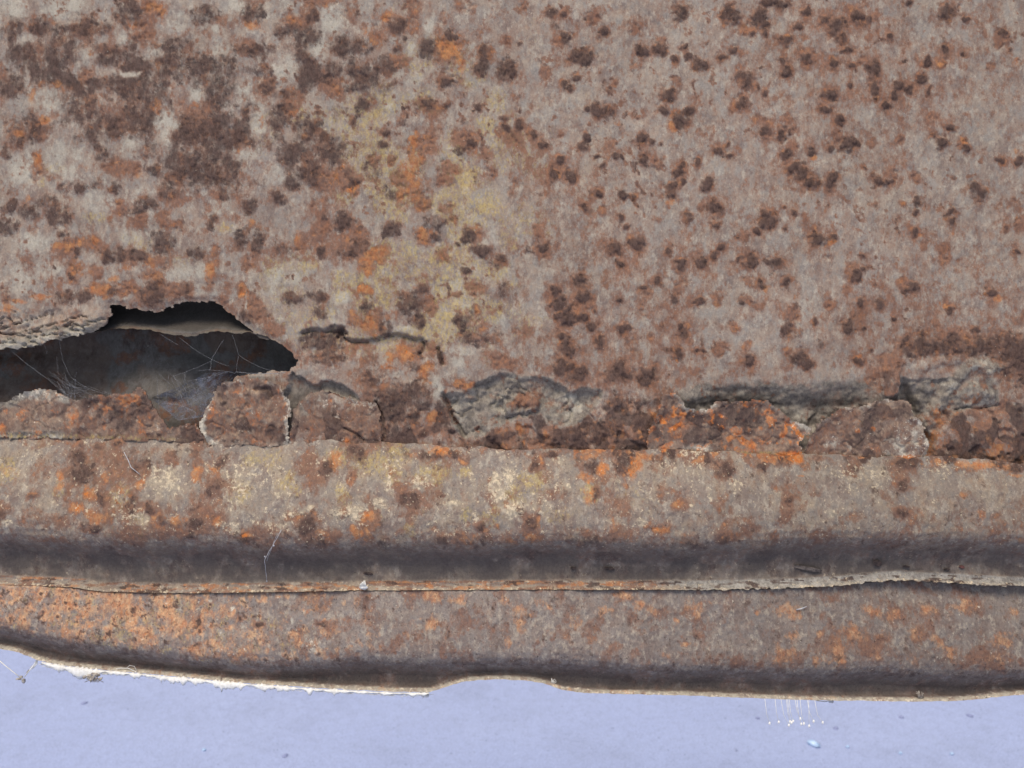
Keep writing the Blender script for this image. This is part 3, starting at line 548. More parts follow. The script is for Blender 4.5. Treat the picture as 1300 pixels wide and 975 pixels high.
    primer = primer + .8 * sstep(14, 0, np.hypot((U - 400) / 2.2, V - 474))
    primer = np.clip(primer, 0, 1) * (.55 + .45 * sstep(.40, .55, fbm(U, V, 16, 4, 145)))
    curl = np.maximum(sstep(16, 3, ridge), .8 * sstep(1225, 1240, U) * sstep(1272, 1255, U) * sstep(470, 482, V) * sstep(522, 512, V))
    primer = np.maximum(primer, .9 * curl)
    bare = 1 - .85 * primer * (1 - sstep(-1, 4, bl))
    dark = dark * bare; rust = rust * bare; orange = orange * bare
    pale = pale * (1 - .6 * primer) + .5 * curl * sstep(.42, .56, s1) + .55 * lip * sstep(20, 3, hd) + .35 * primer * sstep(.55, .65, g)
    spot4 = np.maximum(sstep(14, 6, np.hypot((U - 1234) / 1.3, V - 505)), sstep(8, 3, np.hypot(U - 1190, V - 504)))
    rust = np.maximum(rust, .55 * spot4); orange = np.maximum(orange, .5 * spot4)
    bandr = band * (1 - primer) * sstep(370, 400, U)
    rust = np.maximum(rust, bandr * (.6 + .5 * (g - .5) * 2))
    dark = np.maximum(dark, bandr * .95 * sstep(.42, .58, fbm(U, V, 22, 4, 37)) * sstep(490, 520, V))
    orange = np.maximum(orange, bandr * sstep(.60, .70, s2) * .9 * sstep(640, 760, U) * sstep(500, 530, V))
    rust = np.maximum(rust, .8 * sstep(-1, 4, tg) * sstep(440, 470, V)); dark = np.maximum(dark, .6 * sstep(0, 6, tg) * sstep(.44, .56, g) * sstep(450, 475, V))
    blot = np.maximum.reduce([np.clip(1.25 - np.hypot((U - 130) / 190, (V - 95) / 85), 0, 1), np.clip(1.2 - np.hypot((U - 250) / 150, (V - 170) / 95), 0, 1), np.clip(1.2 - np.hypot((U - 400) / 110, (V - 90) / 70), 0, 1), .8 * np.clip(1.2 - np.hypot((U - 370) / 90, (V - 195) / 55), 0, 1)])
    bn = fbm(U, V, 30, 5, 38, .62)
    dark = np.maximum(dark, .95 * blot * sstep(.40, .56, bn) * (1 - .8 * F['P'])) * (1 - .5 * np.clip(F['P'], 0, 1) * left)
    rust = np.maximum(rust, .55 * blot * sstep(.38, .54, bn))
    rust = rust * (1 - .55 * np.clip(F['P'], 0, 1) * left); dark = dark * (1 - .05 * left)
    fr = fbm(U, V, 8, 3, 39); fz = sstep(.35, .65, fbm(U, V, 80, 2, 40))
    rust = np.maximum(rust, .8 * sstep(.63, .74, fr) * (.4 + .6 * fz)); dark = np.maximum(dark, .55 * sstep(.70, .78, fr) * fz)
    rb = sstep(1165, 1195, U) * sstep(520, 540, V + .25 * (1300 - U) - 12)
    rust = np.maximum(rust, .75 * rb); dark = np.maximum(dark, rb * .9 * sstep(.46, .6, fbm(U, V, 18, 4, 137))); orange = np.maximum(orange, rb * .9 * sstep(.54, .66, fbm(U, V, 12, 4, 138)))
    yellow = np.maximum(yellow, .62 * np.exp(-((U - 530) / 190) ** 2) * sstep(.36, .62, fbm(U, V, 55, 3, 139)) * sstep(480, 420, V) * sstep(-40, 160, V))
    grime = .55 * np.clip(sstep(2.4, .6, c1) + sstep(2, 6, r1) * .5, 0, 1)  # shade of the crack and slot painted into the colour
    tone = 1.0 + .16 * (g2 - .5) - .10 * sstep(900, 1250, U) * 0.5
    return D, keep, (np.clip(rust, 0, 1.2), np.clip(dark, 0, 1.2), np.clip(orange * .92, 0, 1.05), np.clip(yellow, 0, 1)), (np.clip(pale, 0, 1.3), primer, grime, tone)
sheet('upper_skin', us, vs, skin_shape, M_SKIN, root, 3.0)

# ------------------------------------------------------------------ rib with its flange
us_r = axis(-260, 1560, -20, 1320, 1.7); vs_r = np.arange(538, 760, 1.5)
def rib_profile(U, V):
    # bulging face, tight curl back, then a flange in its shade that flares at the very edge
    x = [535, 556, 566, 590, 620, 645, 660, 672, 682, 690, 697, 704, 711, 718, 728, 736, 742, 748, 760]
    y = [0, 0, 4, 13, 25, 31, 32, 30.5, 26.5, 20.5, 12.5, 4.5, -1, -4, -5.5, -5, -3.5, 3, 5]
    bend = (rim_v(U) - 748) * sstep(640, 740, V)
    b2 = 4 * (fbm(U, U * 0 + 3, 260, 2, 41) - .5)
    return np.interp(V - bend + b2 * sstep(600, 680, V), x, y)
def rib_shape(U, V):
    jy = 3.4 * (fbm(U, V, 26, 5, 43, .6) - .5) * 2
    top = V - seam(U) + jy * 1.3 + 3 + 3 * (fbm(U, V, 34, 3, 148) - .5)
    bot = rim_v(U) - V + (fbm(U, V, 5, 2, 44) - .5) * (1.2 + 2.6 * sstep(820, 960, U))
    keep = np.minimum(top, bot)
    F = spot_fields(us_r, vs_r, U, V, 57)
    n2 = fbm(U, V, 24, 4, 45) - .5; n3 = fbm(U, V, 6, 3, 46) - .5
    face = sstep(700, 690, V)
    wav = 16 * (fbm(U, U * 0 + 9, 120, 4, 149) - .5) * sstep(630, 665, V) * sstep(722, 705, V)
    D = rib_profile(U, V + wav) + n2 * 3.2 * (.35 + .65 * face) + n3 * 1.5 * (.3 + .7 * face)
    D += 5 * (fbm(U, V * 0, 300, 2, 47) - .5) * sstep(690, 720, V)
    D += 1.2 * sstep(.3, .8, F['D']) + .8 * sstep(.3, .8, F['B'])
    D += 1.8 * sstep(.6, 1.1, F['P']) * fbm(U, V, 5, 2, 48)
    edge = sstep(12, 9, rim_v(U) - V)
    D += edge * (1.8 + 2.4 * (fbm(U, V * 5, 22, 3, 49) - .5) * 2)
    # masks
    g = fbm(U, V, 26, 4, 51); s2 = fbm(U, V, 9, 3, 52); s1 = fbm(U, V, 5, 3, 53)
    fl = sstep(668, 708, V + 22 * n2 + 16 * n3 + wav)
    face = 1 - fl
    left = sstep(620, 250, U)
    rust = (F['B'] + .5 * sstep(.55, .68, g) + .25 * sstep(.58, .7, s2)) * face
    rust = np.maximum(rust, face * sstep(645, 690, V + 30 * n2) * .55)
    run = sstep(470, 560, U) * sstep(.42, .56, fbm(U, V, 36, 5, 160)) * sstep(26, 2, V - seam(U) + 26 * n2)
    rust = np.maximum(rust, .95 * run); dark_run = .85 * run * sstep(.46, .6, fbm(U, V, 17, 4, 161)); ora_run = run * sstep(.52, .62, fbm(U, V, 9, 3, 162))
    dark = (F['D'] * .72 + .4 * sstep(.61, .70, s1)) * face + face * .6 * sstep(670, 698, V + 24 * n2)  # last term paints the fold's shading onto the face near the curl
    dark = np.maximum(dark, dark_run)
    orange = np.maximum((F['O'] + .45 * sstep(.6, .72, s2) * sstep(.2, .6, rust)) * face, ora_run)
    yellow = (F['Y'] * .7 + .25 * sstep(.56, .68, g) * sstep(760, 500, U)) * face
    pale = (F['P'] * .8 + .3 * sstep(.56, .66, fbm(U, V, 14, 4, 54)) * sstep(1100, 700, U)) * face * sstep(690, 660, V)
    # the cut edge: layered rust on the left, pale dirt on the right
    rr = fbm(U * .12, V, 3.2, 3, 55); right = sstep(780, 900, U)
    rust = np.maximum(rust, edge * (1 - right) * .8 * sstep(.40, .56, rr))
    orange = np.maximum(orange, edge * (1 - right) * .8 * sstep(.5, .62, fbm(U * .15, V, 3.0, 3, 56)))
    pale = np.maximum(pale, edge * (.2 - .1 * right) * (.5 + .6 * s1) + sstep(3.5, 1.5, rim_v(U) - V) * .4)
    dark = np.maximum(dark, edge * sstep(.57, .64, fbm(U * .2, V, 3.0, 3, 58)) * .8)
    grime = fl * (1 - edge) * np.clip(.84 - 1.8 * n2 - .8 * n3, 0, 1)  # dirt in the fold, darkened to paint in the shade under the bulge
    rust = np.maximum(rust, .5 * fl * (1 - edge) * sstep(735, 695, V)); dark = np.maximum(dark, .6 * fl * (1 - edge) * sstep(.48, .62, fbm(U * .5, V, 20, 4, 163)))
    sb = np.exp(-((V - seam(U) - 4) / 7) ** 2) * (np.exp(-((U - 560) / 24) ** 2) + np.exp(-((U - 785) / 50) ** 2) + np.exp(-((U - 1002) / 18) ** 2) + np.exp(-((U - 1240) / 50) ** 2)) * sstep(.36, .52, fbm(U, V, 12, 3, 150))
    orange = np.maximum(orange, 1.3 * sb)
    primer = fl * (1 - edge) * .2 + edge * right * (.4 + .8 * s1) + .5 * sstep(.5, .62, fbm(U, V, 50, 3, 59)) * sstep(840, 1000, U) * sstep(620, 585, V)
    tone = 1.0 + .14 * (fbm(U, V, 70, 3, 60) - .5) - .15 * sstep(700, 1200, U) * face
    return D, keep, (np.clip(rust, 0, 1.2), np.clip(dark, 0, 1.2), np.clip(orange, 0, 1.4), np.clip(yellow, 0, 1)), (np.clip(pale, 0, 1.3), np.clip(primer, 0, 1), grime, tone)
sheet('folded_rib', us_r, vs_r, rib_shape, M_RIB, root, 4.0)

# ------------------------------------------------------------------ sill sheet under the rib
us_l = axis(-260, 1560, -20, 1320, 1.7); vs_l = np.arange(700, 898, 1.5)
def sill_shape(U, V):
    cv = curl_v(U) + 12 * (fbm(U, U * 0 + 5, 130, 4, 151) - .5)
    ev = low_v(U)
    keep = ev - V + (fbm(U, V, 6, 2, 64) - .5) * 1.3
    F = spot_fields(us_l, vs_l, U, V, 77)
    x = V - cv                        # 0 at the curl
    D = np.interp(x, [-130, -95, -60, -36, -22, -12, -4, 4, 12, 19, 26, 60], [-4, 0, 5, 9, 11.5, 12, 10, 5.5, -3, -11, -17, -21])
    D -= 10 * sstep(980, 1180, U) * sstep(805, 735, V)
    D -= 22 * sstep(1.5, -5, V - rim_v(U))         # sheet stands away from the rib on the right
    ed = ev - V
    D += 14 * sstep(7, 0, ed)
    n2 = fbm(U, V, 22, 4, 65) - .5; n3 = fbm(U, V, 5, 3, 66) - .5
    fl = sstep(-12, 24, x + 22 * n2 + 8 * n3)
    D += n2 * 2.4 * (1 - .7 * fl) + n3 * 2.0 * (1 - .8 * fl)
    D += 5 * (fbm(U, V * 0, 240, 2, 67) - .5)
    face = 1 - fl
    g = fbm(U, V, 20, 4, 71); s2 = fbm(U, V, 8, 3, 72); s1 = fbm(U, V, 4, 3, 73)
    left = sstep(600, 160, U)
    orange = (F['O'] * .75 + left * (.62 + 1.5 * (g - .5)) + .5 * sstep(.56, .68, s2) * sstep(900, 300, U)) * face * sstep(14, -16, x + 20 * n2)
    rust = (F['B'] * 1.1 + .5 * F['O'] + .55 * sstep(.52, .66, g) + .25 * left) * face
    dark = (F['D'] + .55 * sstep(.58, .68, s1) * (.25 + .75 * left) + .35 * sstep(.64, .72, s2)) * face
    dark = np.maximum(dark, face * sstep(-12, 8, x + 14 * n2) * .8)  # shading of the curl painted in as dark colour
    pale = F['P'] + .30 * sstep(.60, .70, fbm(U, V, 6, 3, 74)) * face + .25 * left * sstep(.5, .7, g) * face
    yellow = .45 * left * sstep(.52, .66, fbm(U, V, 16, 3, 75)) * face
    edge = sstep(4.5, 3.0, ed)
    pale = np.maximum(pale, edge * (.55 + .5 * s1)); rust = np.maximum(rust * (1 - edge), edge * .35 * sstep(.5, .6, s2))
    orange = np.where(edge > .5, .5 * sstep(.6, .7, fbm(U * .2, V, 6, 2, 76)), orange)
    grime = fl * (1 - edge) * np.clip(.84 - 1.8 * n2 - .8 * n3, 0, 1)  # flange dirt, darkened to paint in the shade below the curl
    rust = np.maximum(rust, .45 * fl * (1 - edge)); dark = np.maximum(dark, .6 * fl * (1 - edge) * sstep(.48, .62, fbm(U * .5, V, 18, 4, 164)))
    primer = .25 * face * sstep(.5, .6, fbm(U, V, 40, 3, 78)) * (1 - left)
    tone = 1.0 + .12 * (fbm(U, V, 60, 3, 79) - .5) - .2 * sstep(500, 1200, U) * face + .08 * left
    return D, keep, (np.clip(rust, 0, 1.2), np.clip(dark, 0, 1.2), np.clip(orange, 0, 1.0), np.clip(yellow, 0, 1)), (np.clip(pale, 0, 1.3), np.clip(primer, 0, 1), np.clip(grime, 0, 1), tone)
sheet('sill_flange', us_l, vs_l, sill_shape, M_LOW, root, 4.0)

# ------------------------------------------------------------------ sheet seen through the hole, and the ragged strip in it
us_i = np.arange(-262, 1563, 6.0); vs_i = np.arange(-262, 740, 5.0)
def inner_shape(U, V):
    border = np.minimum.reduce([U + 262, 1562 - U, V + 262, 735 - V])
    D = -4 - (70 - 34 * sstep(440, 530, V) + 7 * sstep(.42, .5, fbm(U * .15, V, 40, 2, 152))) * sstep(0, 60, border) + 5 * (fbm(U, V, 90, 3, 81) - .5) - 22 * sstep(560, 610, V)
    n = fbm(U, V, 30, 4, 82)
    z = np.zeros_like(U)
    return D, None, (.7 * sstep(.5, .65, n), .5 * sstep(.55, .68, fbm(U, V, 22, 3, 83)), .25 * sstep(.6, .7, n), z), (z, .8 * sstep(.5, .62, fbm(U, V, 70, 3, 84)), .25 + 0 * z, 1 + 0 * z)
sheet('inner_sheet', us_i, vs_i, inner_shape, M_INNER, root, 2.0)

STRIP_V = line([(60, 430), (100, 426), (122, 421), (140, 417), (160, 416), (175, 417), (188, 419), (200, 422), (215, 424), (230, 426), (245, 427), (258, 423), (272, 420), (285, 421), (300, 423), (316, 421), (326, 427), (345, 434)])
us_s = np.arange(96, 344, 1.6); vs_s = np.arange(372, 440, 1.6)
def strip_shape(U, V):
    keep = np.minimum(STRIP_V(U) - V + 3 * (fbm(U, V, 6, 2, 86) - .5), np.minimum(U - 100, 340 - U))
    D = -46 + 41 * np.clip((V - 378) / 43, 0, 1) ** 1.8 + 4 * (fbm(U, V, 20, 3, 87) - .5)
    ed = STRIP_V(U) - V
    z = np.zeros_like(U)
    return D, keep, (.4 * sstep(5, 1, ed) * fbm(U, V, 12, 2, 88), z + .2 * fbm(U, V, 9, 2, 89), z, z), (.8 * sstep(5, 1, ed), .9 * sstep(1, 6, ed), .8 * sstep(2, 9, ed), .72 + z)  # dark upper part and low tone paint the hole's shade onto the strip
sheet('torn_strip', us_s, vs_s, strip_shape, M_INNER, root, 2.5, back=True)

# ------------------------------------------------------------------ flakes standing in front of the seam
def flake(name, poly, d0, lift, seedn, label, pal_edge=.5, orange_w=.5, thick=2.0, extra=None, dish=0.0):
    P = np.array(poly); u0, u1 = P[:, 0].min() - 8, P[:, 0].max() + 8; v0, v1 = P[:, 1].min() - 8, P[:, 1].max() + 8
    a, b = np.arange(u0, u1, 1.35), np.arange(v0, v1, 1.35)
    def shp(U, V):
        fj = 2.0 * (fbm(U, V, 3.6, 2, seedn + 9) - .5) * 2
        jx = 3.4 * (fbm(U, V, 11, 4, seedn, .6) - .5) * 2 + fj; jy = 3.4 * (fbm(U, V, 11, 4, seedn + 1, .6) - .5) * 2 + fj
        keep = poly_sd(U + jx, V + jy, poly, 60)
        F = spot_fields(a, b, U, V, seedn + 2)
        up = np.clip((seam(U) + 4 - V) / 80.0, 0, 1.2)
        n2 = fbm(U, V, 20, 4, seedn + 3) - .5; n3 = fbm(U, V, 6, 3, seedn + 4) - .5
        D = d0 + lift * np.sin(up * 1.5) + 4.2 * n2 + 1.6 * n3 + (1.2 + 9 * (fbm(U, V, 30, 2, seedn + 13) - .5)) * sstep(11, 0, keep) * sstep(0, 12, seam(U) - V) - 1.6 * sstep(.50, .54, fbm(U, V, 22, 4, seedn + 10)) - 1.8 * sstep(.03, 0, np.abs(fbm(U, V, 34, 3, seedn + 11) - .5)) * sstep(0, 6, keep)
        g = fbm(U, V, 18, 4, seedn + 5); s2 = fbm(U, V, 7, 3, seedn + 6)
        rust = np.maximum(F['B'], .15 + .75 * sstep(.42, .62, g))
        dark = np.maximum(F['D'] * .7, .8 * sstep(.50, .64, fbm(U, V, 24, 5, seedn + 7)))
        orange = np.maximum(F['O'], orange_w * (sstep(.56, .68, s2) + .6 * sstep(.55, .68, g)))
        pale = .9 * pal_edge * sstep(8, 1, keep) * sstep(.40, .60, fbm(U, V, 26, 3, seedn + 12)) + .4 * sstep(.58, .7, s2)
        dark = dark * (1 - .7 * sstep(7, 1, keep) * pal_edge)
        rust = rust * (1 - .5 * sstep(6, 1, keep) * pal_edge)
        z = np.zeros_like(U); yel = z.copy(); primer = z.copy()
        if extra: D, rust, dark, orange, pale, yel, primer = extra(U, V, D, rust, dark, orange, pale, yel, primer, keep)
        return D, keep, (np.clip(rust, 0, 1.1), np.clip(dark, 0, 1.1), np.clip(orange, 0, 1.4), yel), (np.clip(pale, 0, 1.3), np.clip(primer, 0, 1), z, 1 + .15 * (g - .5))
    o = sheet(name, a, b, shp, M_FLAKE, root, thick, back=True)
    o['label'] = label
    return o

FA = [(-150, 512), (-60, 514), (-20, 512), (0, 511), (15, 508), (25, 501), (38, 496), (55, 494), (72, 496), (85, 502), (92, 507), (105, 506), (120, 503), (135, 502), (150, 501), (162, 500), (172, 497), (181, 490), (186, 495),
      (192, 503), (195, 512), (201, 522), (210, 531), (217, 543), (225, 541), (238, 538), (250, 538), (258, 548), (266, 566), (200, 560), (100, 557), (0, 556), (-150, 556)]
def exA(U, V, D, rust, dark, orange, pale, yel, primer, keep):
    lf = sstep(108, 88, U)
    pale = pale + .6 * lf * sstep(.45, .6, fbm(U, V, 24, 3, 301)) * sstep(20, 3, keep)
    dark = dark * (1 - .85 * lf); rust = rust * (1 - .55 * lf)
    orange = np.maximum(orange, .8 * np.exp(-(((U - 93) / 10) ** 2 + ((V - 528) / 22) ** 2)))
    orange = np.maximum(orange, 1.1 * sstep(.5, .62, fbm(U, V, 14, 3, 302)) * np.exp(-(((U - 160) / 40) ** 2 + ((V - 515) / 20) ** 2)))
    yel = yel + .6 * np.exp(-((V - seam(U)) / 4) ** 2)
    primer = primer + .7 * lf * sstep(16, 4, keep)
    return D, rust, dark, orange, pale, yel, primer
flake('torn_flake', FA, 3.5, 4.0, 211, 'long orange streaked rust flake along the lower edge of the hole', .35, .45, extra=exA)
FB = [(275, 497), (278, 492), (286, 485), (298, 482), (315, 479), (333, 480), (348, 484), (362, 491), (364, 501), (370, 511), (371, 524), (368, 534), (369, 550), (367, 566), (320, 566), (268, 565), (259, 549), (254, 534), (262, 526), (266, 514), (272, 503)]
def exB(U, V, D, rust, dark, orange, pale, yel, primer, keep):
    c = path_dist(U, V, [(326, 494), (343, 494), (346, 503)], 20)
    D = D - 4 * sstep(3, .6, c)
    D = D + 2.0 * sstep(-2, 2, poly_sd(U, V, [(296, 498), (340, 497), (344, 520), (330, 545), (300, 540)], 30))
    orange = np.maximum(orange, .55 * np.exp(-(((U - 318) / 32) ** 2 + ((V - 524) / 24) ** 2)))
    pale = pale + 1.0 * sstep(9, 2, keep) * sstep(282, 266, U) + .8 * sstep(8, 2, keep) * sstep(358, 366, U)
    return D, rust, dark, orange, pale, yel, primer
flake('torn_flake', FB, 5.0, 5.0, 231, 'rounded rust flake with pale torn sides at the right end of the hole', .45, .4, extra=exB)
FC = [(366, 566), (369, 545), (374, 520), (384, 507), (398, 498), (412, 496), (428, 499), (440, 506), (452, 508), (466, 508), (476, 512), (481, 524), (484, 545), (484, 568)]
def exC(U, V, D, rust, dark, orange, pale, yel, primer, keep):
    p = np.exp(-(((U - 425) / 26) ** 2 + ((V - 512) / 10) ** 2))
    pale = pale + .8 * p; primer = primer + .7 * np.exp(-(((U - 390) / 18) ** 2 + ((V - 515) / 18) ** 2)); dark = dark * (1 - .8 * p)
    D = D - 5 * sstep(1.8, .4, path_dist(U, V, CRACK5, 20))
    return D, rust, dark, orange, pale, yel, primer
flake('torn_flake', FC, 2.0, -1.0, 251, 'brown grey rust flake between the rounded flake and the upright crack', .3, .3, extra=exC)
FD = [(836, 516), (838, 505), (843, 499), (850, 497), (858, 498), (864, 505), (867, 515), (880, 520), (897, 519), (907, 512), (920, 510), (940, 510), (955, 508), (970, 508), (980, 513), (988, 520), (995, 528), (1005, 534), (1020, 537), (1028, 541),
      (1026, 548), (1017, 555), (1013, 561), (1015, 569), (1012, 582), (960, 581), (900, 579), (860, 577), (822, 577), (818, 560), (826, 540)]
def exD(U, V, D, rust, dark, orange, pale, yel, primer, keep):
    w = np.exp(-(((U - 884) / 16) ** 2 + ((V - 514) / 6) ** 2)) + .9 * np.exp(-(((U - 886) / 22) ** 2 + ((V - 570) / 7) ** 2)) + .8 * np.exp(-(((U - 1012) / 14) ** 2 + ((V - 540) / 7) ** 2))
    pale = pale + 1.1 * w; rust = rust * (1 - .8 * np.clip(w, 0, 1)); dark = dark * (1 - np.clip(w, 0, 1))
    o = sstep(.45, .6, fbm(U, V, 9, 3, 303)) * np.exp(-(((U - 940) / 60) ** 2 + ((V - 560) / 16) ** 2))
    orange = np.maximum(orange, 1.1 * o)
    orange = np.maximum(orange, 1.5 * np.exp(-(((U - 994) / 15) ** 2 + ((V - 579) / 5) ** 2)) + 1.5 * np.exp(-(((U - 1008) / 7) ** 2 + ((V - 580) / 6) ** 2)))
    yel = yel + .9 * np.exp(-(((U - 960) / 36) ** 2 + ((V - 576) / 4) ** 2)); pale = pale + .8 * np.exp(-(((U - 958) / 14) ** 2 + ((V - 577) / 3) ** 2))
    return D, rust, dark, orange, pale, yel, primer
flake('torn_flake', FD, 3.5, 5.0, 271, 'orange speckled rust flake with a pale ragged top edge under the long dent', .55, .95, extra=exD)
FE = [(1028, 549), (1035, 537), (1050, 527), (1062, 519), (1078, 517), (1092, 514), (1106, 511), (1114, 508), (1126, 507), (1138, 506), (1146, 508), (1151, 514), (1152, 522), (1155, 528), (1161, 532), (1167, 541), (1168, 550),
      (1173, 560), (1176, 568), (1174, 575), (1168, 581), (1160, 589), (1145, 588), (1130, 585), (1115, 584), (1090, 582), (1060, 580), (1030, 580), (1021, 575), (1022, 562)]
def exE(U, V, D, rust, dark, orange, pale, yel, primer, keep):
    w = sstep(1122, 1145, U + .3 * (V - 540)) * sstep(520, 545, V)
    pale = pale + .55 * w + .8 * np.exp(-(((U - 1056) / 10) ** 2 + ((V - 560) / 12) ** 2)); dark = dark * (1 - .8 * w); rust = np.clip(rust - .25 * w, .1, 1)
    orange = np.maximum(orange * (1 - .4 * w), 1.5 * np.exp(-(((U - 1150) / 16) ** 2 + ((V - 580) / 4) ** 2)))
    orange = np.maximum(orange, 1.3 * sstep(5, 2, np.hypot(U - 1105, V - 544)) + 1.1 * sstep(5, 2, np.hypot(U - 1086, V - 547)))
    D = D + 4 * sstep(1100, 1150, U)
    return D, rust, dark, orange, pale, yel, primer
flake('torn_flake', FE, 4.5, 5.0, 291, 'brown and tan rust flake with a rounded free right edge', .5, .3, extra=exE)

# ------------------------------------------------------------------ ground
def ground():
    n = 48
    xs = np.sign(np.linspace(-1, 1, n)) * np.abs(np.linspace(-1, 1, n)) ** 5 * 600
    X, Y = np.meshgrid(xs, xs)
    P = np.stack([X.ravel(), Y.ravel() + .8, 0 * X.ravel()], 1)
    idx = np.arange(n * n).reshape(n, n)
    q = np.stack([idx[:-1, :-1], idx[:-1, 1:], idx[1:, 1:], idx[1:, :-1]], -1).reshape(-1, 4)
    m = bpy.data.materials.new('pale_blue_floor_paint'); t = NT(m)
    co = t.n('ShaderNodeTexCoord').outputs['Object']
    def nz(scale, det, rough=.6):
        o = t.n('ShaderNodeTexNoise'); o.inputs['Scale'].default_value = scale; o.inputs['Detail'].default_value = det; o.inputs['Roughness'].default_value = rough
        t.l(co, o.inputs['Vector']); return o.outputs['Fac']
    big = nz(3.5, 5, .65); mid = nz(95, 6, .8); fine = nz(520, 4, .75); sp = nz(160, 2, .5)
    c = t.mix(t.ramp(big, .3, .7), (.36, .41, .60, 1), (.39, .44, .62, 1))
    c = t.mix(t.math('MULTIPLY', t.ramp(mid, .4, .66), .75), c, (.31, .345, .50, 1))
    c = t.mix(t.math('MULTIPLY', t.ramp(fine, .48, .60), .7), c, (.50, .55, .74, 1))
    c = t.mix(t.math('MULTIPLY', t.ramp(sp, .70, .75), .6), c, (.14, .15, .24, 1))
    c = t.mix(t.math('MULTIPLY', t.ramp(nz(210, 2, .5), .71, .76), .7), c, (.55, .62, .82, 1))
    c = t.mix(t.math('MULTIPLY', t.ramp(nz(9, 7, .75), .46, .70), .28), c, (.25, .27, .36, 1))
    c = t.mix(t.math('MULTIPLY', t.ramp(nz(300, 3, .6), .62, .70), .5), c, (.17, .18, .26, 1))
    bs = t.n('ShaderNodeBsdfPrincipled'); t.l(c, bs.inputs['Base Color']); bs.inputs['Roughness'].default_value = .75; bs.inputs['Specular IOR Level'].default_value = .25
    b = t.n('ShaderNodeBump'); b.inputs['Strength'].default_value = .25; b.inputs['Distance'].default_value = .001
    t.l(mid, b.inputs['Height']); t.l(b.outputs[0], bs.inputs['Normal'])
    o = t.n('ShaderNodeOutputMaterial'); t.l(bs.outputs[0], o.inputs[0])
    g = link('ground', raw_mesh('ground', P, q), None, m)
    tag(g, kind='structure')
ground()

# ------------------------------------------------------------------ small things
class MB:
    def __init__(s): s.v = []; s.f = []
    def tube(s, pts, r, sides=4, r2=None):
        n0 = len(s.v); k = len(pts)
        for i, p in enumerate(pts):
            a = pts[max(i - 1, 0)]; b = pts[min(i + 1, k - 1)]
            t = (b - a); t = t.normalized() if t.length > 1e-9 else Vector((0, 0, 1))
            x = t.cross(Vector((0.13, 1, 0.21))).normalized(); y = t.cross(x)
            rr = r if r2 is None else r + (r2 - r) * i / max(k - 1, 1)
            for j in range(sides):
                an = 2 * math.pi * j / sides
                s.v.append(p + (x * math.cos(an) + y * math.sin(an)) * rr)
        for i in range(k - 1):
            for j in range(sides):
                a = n0 + i * sides + j; b = n0 + i * sides + (j + 1) % sides
                s.f.append((a, b, b + sides, a + sides))
        s.f.append(tuple(n0 + j for j in range(sides))[::-1]); s.f.append(tuple(n0 + (k - 1) * sides + j for j in range(sides)))
    def blob(s, c, rx, ry, rz, rot=None, rough=.25, seg=8, rings=6, rnd=None):
        rnd = rnd or random
        n0 = len(s.v); R = rot or Matrix.Identity(3)
        for i in range(rings + 1):
            th = math.pi * i / rings
            for j in range(seg):
                ph = 2 * math.pi * j / seg
                k = 1 + (rnd.random() - .5) * 2 * rough if 0 < i < rings else 1
                p = Vector((rx * math.sin(th) * math.cos(ph) * k, ry * math.sin(th) * math.sin(ph) * k, rz * math.cos(th)))
                s.v.append(c + R @ p)
        for i in range(rings):
            for j in range(seg):
                a = n0 + i * seg + j; b = n0 + i * seg + (j + 1) % seg
                s.f.append((a, a + seg, b + seg, b))
    def build(s, name, mat, origin=None, parent=None, smooth=True):
        me = bpy.data.meshes.new(name)
        o0 = origin or Vector((0, 0, 0))
        me.from_pydata([tuple(q - o0) for q in s.v], [], s.f)
        for p in me.polygons: p.use_smooth = smooth
        me.update()
        o = link(name, me, parent, mat)
        o.location = o0
        return o

def sag(a, b, n=8, drop=2.0, jit=.4, rnd=random):
    pts = []
    for i in range(n + 1):
        t = i / n
        u = a[0] + (b[0] - a[0]) * t + rnd.uniform(-jit, jit); v = a[1] + (b[1] - a[1]) * t + drop * 4 * t * (1 - t) + rnd.uniform(-jit, jit)
        d = a[2] + (b[2] - a[2]) * t + rnd.uniform(-jit, jit)
        pts.append(W(u, v, d))
    return pts

# cobweb strung across the hole
rw = random.Random(3)
def cobweb(label, at):
    o = bpy.data.objects.new('cobweb', None); col.objects.link(o); o.location = at; o.empty_display_size = .01
    return tag(o, label, 'cobweb')
def thread(web, pts, r):
    q = MB(); q.tube([p - web.location for p in pts], r * .72, 4); q.build('silk_thread', M_FINEWEB, None, web)
web = cobweb('fine cobweb strands strung across the left half of the dark hole', W(96, 505, 8))
m = MB()
for a, b, dr, r in [((20, 447, 8), (62, 481, 3), 1, .42), ((62, 481, 3), (96, 505, 10), 1, .42), ((77, 430, 6), (80, 455, 2), 0, .36), ((80, 455, 2), (90, 478, 2), 1, .36), ((90, 478, 2), (97, 483, 3), 0, .42), ((97, 483, 3), (140, 500, 10), 3, .36),
                    ((112, 490, 2), (150, 501, 9), 1, .36), ((74, 484, 3), (96, 508, 10), 2, .36), ((74, 484, 3), (88, 503, 10), 1, .3), ((58, 430, 6), (60, 450, 0), 0, .22), ((72, 452, 0), (76, 486, 2), 1, .25), ((97, 483, 3), (99, 508, 10), 0, .3),
                    ((200, 423, -6), (225, 438, -4), 0, .3), ((226, 428, -5), (258, 451, -2), 1, .32), ((258, 451, -2), (290, 465, -4), 1, .3), ((84, 488, 2), (112, 490, 2), 3, .3), ((90, 500, 8), (115, 494, 2), 1, .3)]:
    thread(web, sag(a, b, 7, dr, .3, rw), r * S)
